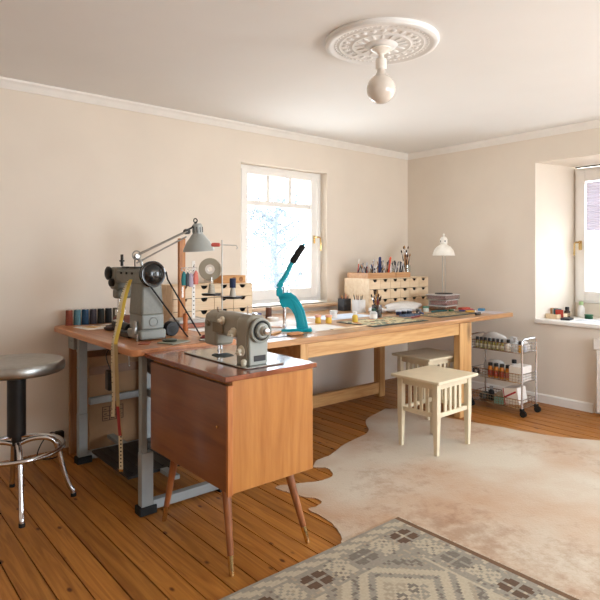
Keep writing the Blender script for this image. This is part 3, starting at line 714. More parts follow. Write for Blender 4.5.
def tray(label, x0, x1, y0, y1, z, h=.048):
    root = thing('wooden_tray', label, 'tray', ((x0+x1)/2, (y0+y1)/2, z)); w, d = (x1-x0)/2, (y1-y0)/2; t = .006
    b = MB(); b.box(-w, w, -d, d, 0, t); b.box(-w, w, -d, -d+t, t, h); b.box(-w, w, d-t, d, t, h); b.box(-w, -w+t, -d+t, d-t, t, h); b.box(w-t, w, -d+t, d-t, t, h)
    b.build('tray_box', wood('tray_beech', (204, 158, 112), (178, 128, 82), 'X', .5), root, bevel=.0015)
    return root
tray('long low wooden tray full of markers on the corner drawer chest', -.995, -.63, -.37, -.12, 1.0225)
tray('short low wooden tray of pens and scissors beside the long tray', -.622, -.42, -.37, -.12, 1.0225)

def pen(x, y, z, L, tilt, az, col, r=.004, tip=None, name='pen', label='', cat='pen', group=None, cap=None):
    root = thing(name, label, cat, (x, y, z), 0, group)
    T = Matrix.Rotation(az, 4, 'Z') @ Matrix.Rotation(tilt, 4, 'Y')
    b = MB(T); b.lathe([(0, 0), (r*.4, .001), (r, .012), (r, L*.72), (0, L*.72)], seg=10); b.build('barrel', col, root)
    b = MB(T); b.lathe([(0, L*.72), (r*1.08, L*.72), (r*1.08, L*.96), (r*.5, L), (0, L)], seg=10); b.build('cap', cap or col, root)
    return root
pcols = [(26, 26, 30), (190, 190, 196), (200, 60, 40), (30, 50, 110), (235, 232, 226), (60, 62, 66), (170, 130, 90), (90, 90, 92), (30, 34, 60), (226, 222, 214), (24, 24, 24), (120, 120, 126)]
def cmat(i):
    c = pcols[i % len(pcols)]; return M('pen_colour_%d' % (i % len(pcols)), c, .4)
rnd = random.Random(11)
for k in range(40):
    x = -.975+.0085*k+rnd.uniform(-.003, .003)
    pen(x, rnd.choice([-.33, -.29, -.25, -.21]), 1.0285, rnd.uniform(.10, .17), rnd.uniform(-.6, .6), rnd.uniform(-.5, .5), cmat(rnd.randrange(12)), .0045, name='marker',
        label='marker standing in the long wooden tray on the corner chest', cat='marker', group='markers in the long wooden tray', cap=cmat(rnd.randrange(12)))
for k in range(20):
    x = -.60+.0085*k
    pen(x, rnd.choice([-.33, -.28, -.23]), 1.0285, rnd.uniform(.10, .16), rnd.uniform(-.3, .3), rnd.uniform(-.5, .5), cmat(rnd.choice([1, 5, 7, 9, 0, 11])), .0045, name='pen',
        label='pen standing in the short wooden tray on the corner chest', cat='pen', group='pens in the short wooden tray', cap=cmat(rnd.choice([1, 5, 7, 9, 0, 11])))
# red ended big marker
pen(-.71, -.348, 1.033, .18, .2, 0.0, M('orange_red', (214, 82, 50), .5), .009, name='marker', label='thick orange-red marker rising from the long wooden tray', cat='marker')
pen(-.80, -.325, 1.033, .185, .3, .6, M('deep_blue', (28, 44, 96), .5), .011, name='marker', label='thick dark blue marker leaning in the long wooden tray', cat='marker')

# ------------------------------------------------------------------ jars with brushes
def glass_jar(name, label, cat, loc, r, h, mat=clear, flare=1.0, t=.002):
    root = thing(name, label, cat, loc)
    b = MB(); b.lathe([(0, 0), (r*.95, 0), (r, .004), (r*flare, h), (r*flare-t, h), (r-t, .008), (0, .008)], seg=28); b.build('vessel', mat, root); return root
def brush(loc, L, tilt, az, handle, head, label, group, hr=.003, bl=.03, ferr=True):
    root = thing('paint_brush', label, 'paint brush', loc, 0, group)
    T = Matrix.Rotation(az, 4, 'Z') @ Matrix.Rotation(tilt, 4, 'Y')
    MB(T).lathe([(0, 0), (hr*.5, 0), (hr, L*.3), (hr*1.25, L*.6), (hr, L*.75), (0, L*.75)], seg=10).build('handle', handle, root)
    MB(T).lathe([(0, L*.75), (hr*1.1, L*.75), (hr*1.3, L-bl), (0, L-bl)], seg=10).build('ferrule', chrome, root)
    MB(T).lathe([(0, L-bl), (hr*1.3, L-bl), (hr*2.0, L-bl*.5), (hr*.6, L), (0, L)], seg=10).build('bristles', head, root)
bj = glass_jar('glass_jar', 'clear glass jar of tall brushes on the corner drawer chest', 'jar', (-.36, -.27, 1.0225), .042, .11)
bw = [M('brush_wood_a', (168, 116, 64), .4), M('brush_dark', (60, 36, 24), .4), M('brush_wood_b', (200, 160, 110), .4), M('brush_black', (26, 24, 22), .4)]
bh = [M('bristle_dark', (44, 34, 28), .9), M('bristle_tan', (176, 136, 84), .9), M('bristle_brown', (96, 60, 36), .9)]
for k in range(9):
    a = 2*PI*k/9; brush((-.36+.012*math.cos(a+2), -.27+.012*math.sin(a+2), 1.032), rnd.uniform(.2, .29), .1+.1*(k % 2), a, bw[k % 4], bh[k % 3], 'brush standing in the clear glass jar on the corner drawer chest', 'brushes in the tall glass jar', .0035)
# hourglass-like clear vase beside
glass_jar('glass_vase', 'small clear glass tumbler beside the jar of tall brushes', 'glass', (-.375, -.15, 1.0225), .027, .085, flare=1.15)
gj = glass_jar('glass_cup', 'blue-grey tinted glass of paint brushes on the drawing mat', 'jar', (-1.36, -.80, ZT+.0005), .038, .10, glassmat('blue_glass', (.32, .42, .52), .14))
for k in range(15):
    a = 2*PI*k/15; brush((-1.36+.012*math.cos(a+2.6), -.80+.012*math.sin(a+2.6), ZT+.01), rnd.uniform(.15, .21), .10+.10*(k % 3), a, [bw[0], M('blue_handle', (40, 60, 110), .4), M('red_handle', (140, 50, 50), .4), bw[2]][k % 4], bh[(k+1) % 3], 'brush standing in the blue-grey glass on the work table', 'brushes in the blue-grey glass', .0032, .03)
def pencil_cup(label, x, y, m, n, cols, gname, gl):
    root = thing('pen_holder', label, 'pen holder', (x, y, ZT)); w = .04
    b = MB(); t = .003; h = .105
    b.box(-w, w, -w, w, 0, t); b.box(-w, w, -w, -w+t, t, h); b.box(-w, w, w-t, w, t, h); b.box(-w, -w+t, -w+t, w-t, t, h); b.box(w-t, w, -w+t, w-t, t, h)
    b.build('cup', m, root, bevel=.001)
    for k in range(n):
        a = 2*PI*k/n; L = rnd.uniform(.13, .165)
        r2 = thing('pencil', gl, 'pencil', (x+.012*math.cos(a), y+.012*math.sin(a), ZT+.004), 0, gname)
        T = Matrix.Rotation(a, 4, 'Z') @ Matrix.Rotation(.13+.04*(k % 3), 4, 'Y')
        MB(T).lathe([(0, 0), (.0035, 0), (.0035, L-.015), (0, L-.015)], seg=6).build('shaft', cols[k % len(cols)], r2)
        MB(T).lathe([(0, L-.015), (.0035, L-.015), (0.0008, L), (0, L)], seg=6).build('sharpened_tip', bw[2], r2)
pencil_cup('black pen holder with pencils on the work table near the window', -1.13, -.22, M('charcoal_cup', (34, 34, 36), .5), 9, [M('pc1', (170, 90, 60), .5), M('pc2', (60, 40, 36), .5), M('pc3', (196, 140, 100), .5)], 'pencils in the black holder', 'pencil standing in the black pen holder')
pencil_cup('white pen holder with dark pencils beside the black one', -1.135, -.395, M('white_cup', (214, 212, 208), .5), 5, [M('pc4', (34, 30, 30), .5), M('pc5', (120, 60, 50), .5)], 'pencils in the white holder', 'dark pencil standing in the white pen holder')

# ------------------------------------------------------------------ bottles
def bottle(name, label, cat, loc, r, h, body, capm, neck=.5, caph=.25, group=None, lab=None, rz=0):
    root = thing(name, label, cat, loc, rz, group); bh_ = h*(1-caph)
    MB().lathe([(0, 0), (r*.92, 0), (r, .003), (r, bh_*.72), (r*.85, bh_*.86), (r*neck, bh_*.95), (r*neck, bh_), (0, bh_)], seg=20).build('bottle_body', body, root)
    MB().lathe([(0, bh_), (r*neck*1.15, bh_), (r*neck*1.15, h-.003), (r*neck*.95, h), (0, h)], seg=18).build('cap', capm, root)
    if lab: MB().lathe([(r+.0004, bh_*.15), (r+.001, bh_*.15), (r+.001, bh_*.62), (r+.0004, bh_*.62)], seg=20).build('label_band', lab, root)
    return root
def jar(name, label, cat, loc, r, h, body, capm, group=None):
    return bottle(name, label, cat, loc, r, h, body, capm, .95, .28, group)
yj = M('yellow_paint', (240, 196, 80), .35); yl = M('peach_lid', (238, 176, 150), .4); wl = M('white_lid', (240, 238, 234), .35)
jar('paint_jar', 'yellow paint jar with peach lid beside the teal press, left of the two', 'paint jar', (-1.915, -.75, ZT), .021, .058, yj, yl)
jar('paint_jar', 'yellow paint jar with peach lid beside the teal press, right of the two', 'paint jar', (-1.86, -.80, ZT), .022, .058, yj, yl)
bottle('paint_bottle', 'yellow paint bottle with white cap on the cutting mat edge', 'paint bottle', (-1.70, -.90, ZT+.0045), .021, .075, M('yellow_bottle', (222, 186, 72), .35), wl, .6, .3)
jar('paint_jar', 'small white pot with white lid behind the yellow bottle', 'pot', (-1.62, -.60, ZT), .027, .06, M('white_pot', (236, 232, 228), .3), wl)
bottle('ink_bottle', 'white bottle with dark green cap beside the glass of brushes', 'bottle', (-1.43, -.83, ZT+.0005), .027, .08, M('milky_bottle', (200, 200, 196), .3), M('green_cap', (40, 74, 58), .4), .5, .25, lab=paper)
# ------------------------------------------------------------------ mats, papers and boards on the work table
def slab(name, label, cat, x, y, w, d, h, z, rz, mat, bevel=.001, group=None):
    b = MB(); b.box(-w/2, w/2, -d/2, d/2, 0, h); return tag(b.build(name, mat, None, bevel=bevel, loc=(x, y, z), rot=(0, 0, rz)), label, cat, group)
matgreen = M('cutting_mat_green', (38, 62, 62), .6)
def drawn_mat(name, label, x, y, w, d, z, rz, base, spots, seed):
    root = thing(name, label, 'cutting mat', (x, y, z), rz)
    MB().box(-w/2, w/2, -d/2, d/2, 0, .003).build('mat', matgreen, root, bevel=.001)
    r = random.Random(seed); b = MB(); g = .006; nx, ny = int((w-.04)/g), int((d-.055)/g)
    sp = [(r.uniform(0, nx), r.uniform(0, ny), r.uniform(1, 3.2), r.uniform(.5, 1.6), r.randrange(1, 4)) for _ in range(80)]
    V = {}
    for i in range(nx+1):
        for j in range(ny+1): V[i, j] = b.v((-w/2+.02+i*g, -d/2+.035+j*g, .0035))
    for i in range(nx):
        for j in range(ny):
            b.mi = 0
            for cx, cy, q, e, mi in sp:
                if ((i-cx)/q)**2+((j-cy)/(q*e))**2 < 1: b.mi = mi
            b._f([V[i, j], V[i+1, j], V[i+1, j+1], V[i, j+1]])
    b.build('sheet', [base]+spots, root)
drawn_mat('cutting_mat', 'dark green cutting mat with cream painted sheet near the front edge', -1.50, -.985, .58, .36, ZT+.0005, 0.0, M('cream_sheet', (204, 192, 152), .7, var=.3, scale=30), [M('mk1', (60, 90, 80), .7), M('mk2', (190, 110, 60), .7), M('mk3', (70, 66, 60), .7)], 3)
drawn_mat('cutting_mat', 'grey-green cutting mat with tan board by the right end of the table', -.72, -.97, .52, .26, ZT+.0005, 0.0, M('tan_sheet', (176, 150, 110), .7, var=.3, scale=30), [M('mk1', (60, 90, 80), .7), M('mk4', (150, 120, 70), .7), M('mk3', (70, 66, 60), .7)], 4)
bluep = M('pale_blue_paper', (206, 216, 228), .6)
slab('paper_sheet', 'pale blue paper sheet between window and cutting mat', 'paper', -1.50, -.55, .5, .28, .001, ZT+.0003, .0, bluep, 0)
slab('paper_sheet', 'white paper sheet in front of the yellow jars', 'paper', -2.08, -.95, .30, .26, .001, ZT+.0003, -.06, paper, 0)
slab('wooden_ruler', 'pale wooden ruler lying right of the teal press', 'ruler', -1.93, -1.08, .34, .035, .004, ZT+.0005, .02, birch, .001)
slab('paper_sheet', 'white paper sheet behind the teal press base', 'paper', -2.12, -.62, .34, .26, .001, ZT+.0003, .15, paper, 0)
slab('paper_sheet', 'white paper sheet sticking out left of the teal press', 'paper', -2.47, -.86, .3, .22, .001, ZT+.0003, -.25, paper, 0)
slab('leather_piece', 'tan leather strip lying left of the teal press', 'leather', -2.42, -.70, .34, .07, .006, ZT+.002, -.5, M('tan_leather', (196, 140, 92), .6), .002)
slab('leather_piece', 'short tan leather block in front of the tape roll', 'leather', -2.50, -1.0, .14, .05, .012, ZT+.002, .5, M('pale_leather', (206, 156, 106), .6), .003)
slab('metal_ruler', 'dark steel ruler lying at the front edge beside the press', 'ruler', -2.55, -1.12, .36, .03, .002, ZT+.0005, 0.0, darkiron, 0)
slab('leather_sheet', 'brown leather sheet lying flat behind the taupe sewing machine', 'leather', -2.67, -1.06, .22, .14, .003, ZT+.0005, .1, M('brown_leather', (120, 76, 52), .5), .001)
# white tape roll standing by the spools
t = thing('tape_roll', 'roll of white tape lying left of the teal press', 'tape roll', (-2.06, -.42, ZT))
MB().lathe([(.018, 0), (.042, 0), (.042, .022), (.018, .022), (.018, 0)], seg=30).build('roll', paper, t)
# ------------------------------------------------------------------ thread spools
def cone(label, loc, r, h, col, group=None, core=True, name='thread_spool'):
    root = thing(name, label, 'thread spool', loc, 0, group)
    MB().lathe([(0, 0), (r, 0), (r, .004), (r*.96, .006), (r*.9, h*.9), (r*.86, h-.004), (0, h-.004)], seg=24).build('thread', col, root)
    MB().lathe([(0, h-.004), (r*.4, h-.004), (r*.4, h), (r*.25, h+.002), (0, h+.002)], seg=16).build('spool_core', M('core_white', (210, 204, 196), .5), root)
    return root
names = [('rust', (130, 62, 44)), ('grey-blue', (84, 128, 142)), ('petrol blue', (24, 62, 92)), ('plum grey', (62, 54, 60)), ('black-green', (30, 36, 34)), ('black', (22, 22, 22)), ('olive', (90, 82, 62))]
desc = ['at the left end of the row', 'second from the left in the row', 'third from the left in the row', 'in the middle of the row', 'right of the plum grey one', 'second from the right in the row', 'at the right end of the row']
for k, (n, c) in enumerate(names):
    cone('%s thread spool %s on the sewing table' % (n, desc[k]), (-3.385+.0485*k, -.065-.003*k, ZS), .0225, .098, M('thread_%d' % k, c, .7, var=.3, scale=160))
cone('black thread spool near the window, next to the drawer chest', (-2.08, -.16, ZT), .021, .08, M('thread_black2', (24, 22, 24), .7))
cone('small blue thread spool between black and brown ones', (-2.035, -.22, ZT), .018, .04, M('thread_blue2', (58, 74, 140), .7))
cone('brown thread spool standing in front of the window', (-1.985, -.27, ZT), .025, .085, M('thread_brown2', (92, 58, 44), .7, var=.2, scale=160))

# things on the sewing table
slab('paper_sheet', 'white pattern paper on the left end of the sewing table', 'paper', -3.26, -.27, .26, .2, .001, ZS+.0003, .1, paper, 0)
slab('yellow_note', 'small yellow card lying on the white pattern paper', 'card', -3.315, -.255, .06, .09, .002, ZS+.002, .5, M('yellow_card', (206, 160, 90), .7), 0)
def scissors(label, x, y, z, rz, hm):
    root = thing('scissors', label, 'scissors', (x, y, z), rz)
    b = MB(); b.prism([(0, .004), (.09, .001), (.09, -.001), (0, -.006)], 'Z', .001, .003); b.prism([(0, .006), (.088, .007), (.09, .005), (0, -.004)], 'Z', .0032, .005); b.build('blades', chrome, root)
    for s in (-1, 1):
        MB().tube([(-.028+.022*math.cos(a), s*.016+.012*math.sin(a), .005) for a in [2*PI*k/18 for k in range(18)]], .0035, 6, closed=True).build('handle', hm, root)
    MB().cyl((0, 0, .0), (0, 0, .007), .004, seg=10).build('pivot_screw', steel, root)
scissors('black handled scissors on the white pattern paper', -3.23, -.29, ZS+.0045, 2.2, black)
# crumpled leather bundle
def bundle(name, label, cat, loc, sx, sy, sz, mat, seed, amp=.3):
    r = random.Random(seed); b = MB(); bm = b.bm; bmesh.ops.create_icosphere(bm, subdivisions=4, radius=1)
    ph = [(r.uniform(1.5, 5), r.uniform(1.5, 5), r.uniform(1.5, 5), r.uniform(0, 6)) for _ in range(7)]
    for v in bm.verts:
        p = v.co.copy(); d = sum(math.sin(p.x*a+p.y*c+p.z*e+f)*(1.3/(a+c)) for a, c, e, f in ph); k = 1+amp*d*.55
        v.co = Vector((p.x*k*sx, p.y*k*sy, max(p.z*k, -.75)*sz+.75*sz))
    o = b.build(name, mat, None, smooth=70, loc=loc); return tag(o, label, cat)
bundle('leather_bundle', 'folded pinkish leather scraps beneath the machine needle', 'leather', (-3.13, -.33, ZS+.001), .06, .12, .04, M('rose_leather', (136, 84, 74), .7), 4)
bundle('leather_bundle', 'dark leather scrap at the machine left of the arm', 'leather', (-3.27, -.46, ZS+.001), .045, .05, .015, M('dark_leather', (52, 36, 34), .6), 6)
# round black pincushion/lamp-like ball right of machine base
t = thing('cable_reel', 'round black thread reel right of the grey machine base', 'reel', (-3.12, -.90, ZS))
MB().lathe([(0, -.024), (.036, -.024), (.039, -.018), (.03, -.014), (.03, .014), (.039, .018), (.036, .024), (0, .024)], (0, 0, .040), 'Y', 30).build('reel_body', black, t)
MB().lathe([(.006, -.026), (.02, -.026), (.02, -.024), (.006, -.024)], (0, 0, .040), 'Y', 24).build('hub', darkiron, t)
t = thing('wooden_awl', 'orange-brown wooden handle standing between the belts', 'tool', (-2.955, -.76, ZS))
MB().lathe([(0, 0), (.014, 0), (.016, .02), (.013, .05), (.016, .085), (.012, .10), (0, .102)], seg=20).build('handle', M('orange_wood', (186, 106, 52), .35), t)
t = thing('tin_box', 'flat round dark tin on a grey booklet by the table corner', 'tin', (-3.235, -1.115, ZS+.008))
MB().lathe([(0, 0), (.035, 0), (.036, .002), (.036, .007), (.034, .009), (0, .009)], seg=28).build('tin_body', M('dark_green_tin', (60, 62, 50), .3, .4), t)
MB().lathe([(.0, .009), (.024, .009), (.024, .011), (0, .011)], seg=24).build('lid_disc', M('tin_lid', (110, 106, 86), .3, .4), t)
slab('grey_booklet', 'pale grey booklet at the front corner of the sewing table', 'booklet', -3.22, -1.13, .13, .10, .006, ZS+.0008, .35, M('sage_cover', (150, 152, 136), .6), .001)
slab('leather_piece', 'thin reddish strip lying between machine base and booklet', 'leather', -3.34, -1.06, .05, .09, .003, ZS+.001, -.6, M('red_strip_leather', (166, 96, 72), .6), .001)
bundle('red_cord_bundle', 'tangle of dark red cord at the right edge of the sewing table', 'cord', (-3.0, -1.10, ZS+.001), .05, .035, .009, M('dark_red_cord', (128, 44, 44), .8), 9, .5)
scissors('steel scissors lying beside the dark red cord', -3.05, -1.185, ZS+.001, .2, steel)
# stack of cloth and papers between machine and drawer chest
slab('magazine', 'white magazine lowest in the stack behind the belts', 'magazine', -2.757, -.52, .30, .22, .02, ZT+.0005, .1, paper, .002)
slab('folded_cloth', 'dusty pink folded cloth on the magazines behind the belts', 'cloth', -2.79, -.50, .22, .18, .028, ZT+.021, .0, M('dusty_pink', (176, 118, 100), .9), .008)
slab('folded_cloth', 'grey-white folded cloth topmost in the stack behind the belts', 'cloth', -2.79, -.50, .20, .17, .024, ZT+.05, -.1, M('greyish_cloth', (196, 192, 186), .9), .008)
slab('book', 'thin tan book in front of the drawer chest, right of the stack', 'book', -2.485, -.50, .2, .16, .02, ZT+.0005, .0, M('tan_book', (196, 168, 120), .6), .002)
slab('paper_sheet', 'white paper on the thin tan book before the drawer chest', 'paper', -2.485, -.50, .18, .14, .002, ZT+.0215, .15, paper, 0)

# ------------------------------------------------------------------ vertical board with key tassels
t = thing('wooden_board', 'upright orange oak board behind the grey lamp', 'board', (-2.787, -.40, ZT))
MB().box(-.022, .022, -.012, .012, .0, .582).build('board', oak, t, bevel=.002)
MB().box(-.006, .006, -.0145, -.0125, .20, .27).build('metal_inlay', chrome, t)
def rack():
    root = thing('hanging_strip', 'narrow white perforated metal strip standing before the drawer chest', 'rail', (-2.79, -.56, ZT+.0765))
    # stands on the stack of cloth
    b = MB(); b.box(-.011, .011, -.002, .002, 0, .36); b.box(-.03, .03, -.03, .03, -.0, .004); b.build('strip', trimw, root, bevel=.001)
    b = MB()
    for k in range(12): b.cyl((0, -.0035, .03+.027*k), (0, -.0021, .03+.027*k), .004, seg=10)
    b.build('holes', black, root)
    b = MB(); b.tube([(-.085, -.006, .318), (.02, -.006, .318)], .002, 6); b.tube([(-.085, -.006, .318), (-.09, -.012, .30)], .002, 6); b.tube([(.0, -.006, .318), (.0, -.012, .34)], .002, 6); b.build('hook_rail', chrome, root)
    cols = [('teal leather key tassel on the white strip, leftmost', (20, 110, 112), -.075, .21), ('dark leather key tassel on the white strip, behind the others', (60, 66, 72), -.05, .205), ('pale lilac leather key tassel on the white strip', (170, 160, 178), -.03, .20), ('pink leather key tassel on the white strip, rightmost', (214, 120, 106), .002, .215)]
    for k, (lb, c, dx, dz) in enumerate(cols):
        r2 = thing('key_tassel', lb, 'tassel', (-2.79+dx, -.575-.004*k, ZT+.0765+dz))
        b = MB(); b.lathe([(.0, .0), (.015, .0), (.018, .03), (.014, .07), (.005, .085), (0, .085)], seg=12, T=Matrix.Diagonal((1, .45, 1, 1))); b.build('tassel_body', M('tassel_%d' % k, c, .6), r2)
        MB().tube(circ(0, 0, .095, .009, 14, 'XZ'), .0014, 6, closed=True).build('ring', chrome, r2)
rack()

# ------------------------------------------------------------------ thread stand
def thread_stand():
    root = thing('thread_stand', 'white metal thread stand with black trays behind the taupe machine', 'thread stand', (-2.94, -1.13, ZS))
    m = M('white_rod', (206, 204, 198), .35, .3)
    b = MB(); b.lathe([(0, 0), (.018, 0), (.018, .012), (.008, .018), (0, .018)]); b.cyl((0, 0, .01), (0, 0, .515), .004, seg=10); b.build('pole', m, root)
    ux, uy = .764, -.645
    b = MB(); b.tube([(-.055*ux, -.055*uy, .490), (0, 0, .490), (.075*ux, .075*uy, .487), (.082*ux, .082*uy, .474), (.076*ux, .076*uy, .467)], .003, 8); b.build('guide_arm', m, root)
    b = MB(); b.tube([(-.052*ux, -.052*uy, .226), (.060*ux, .060*uy, .208)], .003, 8); b.build('tray_arm', m, root)
    for s, dz in ((-1, .226), (1, .210)):
        b = MB(); b.lathe([(0, -.006), (.046, -.006), (.052, -.002), (.052, .005), (.044, .004), (0, .004)], (s*.056*ux, s*.056*uy, dz+.002), 'Z', 30); b.build('spool_tray', black, root)
        b = MB(); b.cyl((s*.056*ux, s*.056*uy, dz), (s*.056*ux, s*.056*uy, dz+.10), .002, seg=8); b.build('spool_pin', chrome, root)
    X, Y = -2.94, -1.13
    c = thing('thread_cone', 'cone of blue thread on the right tray of the stand', 'thread spool', (X+.056*ux, Y+.056*uy, ZS+.2168))
    MB().lathe([(.003, 0), (.018, 0), (.011, .045), (.003, .045)], seg=24).build('cone_core', M('cone_grey', (186, 180, 166), .5), c)
    MB().lathe([(.003, .045), (.0165, .046), (.0165, .092), (.015, .096), (.003, .096)], seg=24).build('thread', navy, c)
    c = thing('thread_cone', 'beige thread cone on the left tray of the stand', 'thread spool', (X-.056*ux, Y-.056*uy, ZS+.2328))
    MB().lathe([(.003, 0), (.020, 0), (.013, .05), (.003, .052)], seg=24).build('thread', M('beige_thread', (190, 182, 164), .7, var=.2, scale=160), c)
    # large pale reel hung on the guide
    T = Matrix.Translation((X-.066*ux+.014, Y-.066*uy+.018, ZS+.36)) @ Matrix.Rotation(R(-40.2), 4, 'Z')
    c = thing('tape_reel', 'large round beige ribbon reel standing upright on the thread stand', 'reel', (0, 0, 0))
    MB(T).lathe([(.026, -.01), (.058, -.01), (.060, -.008), (.060, .008), (.058, .01), (.026, .01), (.026, -.01)], axis='Y', seg=40).build('ribbon', M('ribbon_beige', (170, 164, 146), .6, var=.1), c)
    MB(T).lathe([(.012, -.008), (.026, -.008), (.026, .008), (.012, .008), (.012, -.008)], axis='Y', seg=30).build('reel_core', M('reel_core', (238, 234, 226), .6), c)
    c = thing('red_thread_hank', 'small coral red thread hank tied on the guide arm', 'thread', (X-.034*ux, Y-.034*uy, ZS+.490))
    MB(Matrix.Rotation(R(-40.2), 4, 'Z')).lathe([(.0035, -.024), (.01, -.02), (.011, 0), (.01, .02), (.0035, .024)], axis='X', seg=14).build('hank', M('coral_thread', (206, 96, 84), .7, var=.2, scale=160), c)
thread_stand()
# small wooden box on the left chest
t = thing('wooden_box', 'small light wooden box on top of the left drawer chest', 'box', (-2.29, -.2, 1.0185))
MB().box(-.1, .1, -.06, .06, 0, .055).build('box_body', wood('honey_box', (214, 160, 96), (184, 128, 70), 'X', .5), t, bevel=.003)
b = MB()
for k in range(2): b.lathe([(.012, 0), (.015, -.002), (.018, 0), (.015, .002)], (.0+.06*k, -.062, .028), 'Y', 20)
b.build('ring_inlay', M('ring_ink', (150, 100, 56), .5), t)

# ------------------------------------------------------------------ teal hand press
def press():
    d = 3.46; k = d/556.
    P = lambda px, py: ((px-298)*k, (332.05-py)*k)
    root = thing('rivet_press', 'teal cast iron rivet press with black gripped lever', 'press', (-2.30, -.985, ZT), R(-40.2))
    out = [(286, 332), (311, 332), (313, 328.5), (309, 327), (307, 321), (305, 312), (301, 303), (296.5, 296.5), (291.5, 293.8), (289.5, 293.4), (289.5, 297), (289, 308), (283.5, 309.5), (280, 305), (279.5, 297), (277, 295), (277.2, 288.5), (280, 287.8)]
    # C-frame
    fr = [(297, 330), (309.2, 330), (307.5, 321), (305, 311), (301, 303), (296.5, 297), (291.5, 293.6), (286.5, 293.2), (282, 295), (280, 298), (280.5, 304), (283, 308.5), (288.5, 307.8), (292, 310.5), (295, 316), (296.8, 323)]
    b = MB(); b.prism([P(*p) for p in fr], 'Y', -.02, .02); b.prism([P(*p) for p in [(298.5, 328), (306, 328), (304.5, 320), (302.5, 312), (299.5, 306), (295, 300.5), (291, 299), (294.5, 306), (297, 313), (298.6, 321)]], 'Y', -.022, .022)
    b.build('frame', teal, root, bevel=.004, seg=3)
    b = MB(); b.prism([P(*p) for p in [(281, 332), (311.5, 332), (313, 330.5), (311, 328.3), (296, 328.8), (283, 329.6)]], 'Y', -.05, .05); b.build('base', teal, root, bevel=.004)
    b = MB(); b.prism([P(*p) for p in [(277, 296.5), (277, 288.5), (281.5, 288), (283.5, 291), (283.5, 298), (280, 298)]], 'Y', -.014, .014); b.prism([P(*p) for p in [(279.2, 296), (290, 296), (290, 300), (279.5, 300)]], 'Y', -.02, .02)
    b.build('ram_housing', teal, root, bevel=.003)
    x, _ = P(285, 300); b = MB(); b.cyl((x, 0, P(0, 325)[1]), (x, 0, P(0, 287)[1]), .008, seg=16); b.cyl((x, 0, P(0, 320)[1]), (x, 0, P(0, 307)[1]), .011, seg=16); b.cyl((P(289, 0)[0], 0, P(0, 295)[1]), (P(289, 0)[0], 0, P(0, 289.5)[1]), .007, seg=12); b.build('ram', chrome, root)
    x, _ = P(285, 0); b = MB(); b.cyl((x, 0, P(0, 329.5)[1]), (x, 0, P(0, 325.8)[1]), .012, seg=18); b.build('anvil', chrome, root)
    lv = [P(278.6, 288), P(281, 284), P(286.5, 276), P(289.5, 270), P(292.5, 263.5)]
    b = MB(); b.tube([(a, 0, c) for a, c in spline2(lv)], .0145, 12); b.lathe([(0, -.018), (.018, -.018), (.018, .018), (0, .018)], (P(281, 0)[0], 0, P(0, 285.5)[1]), 'Y', 20); b.build('lever', teal, root)
    a, c = P(292.5, 263.5), P(303.8, 246.3); b = MB(); b.tube([(a[0], 0, a[1]), (a[0]*.95+c[0]*.05, 0, a[1]*.95+c[1]*.05), (c[0]*.97+a[0]*.03, 0, c[1]*.97+a[1]*.03), (c[0], 0, c[1])], [.017, .0215, .0215, .016], 14); b.build('grip', rubber, root)
    MB().sphere((c[0]+.003, 0, c[1]+.004), .010, seg=12).build('lever_tip', teal, root)
def spline2(p): return [(v.x, v.z) for v in spline([(a, 0, c) for a, c in p], 5)]
press()

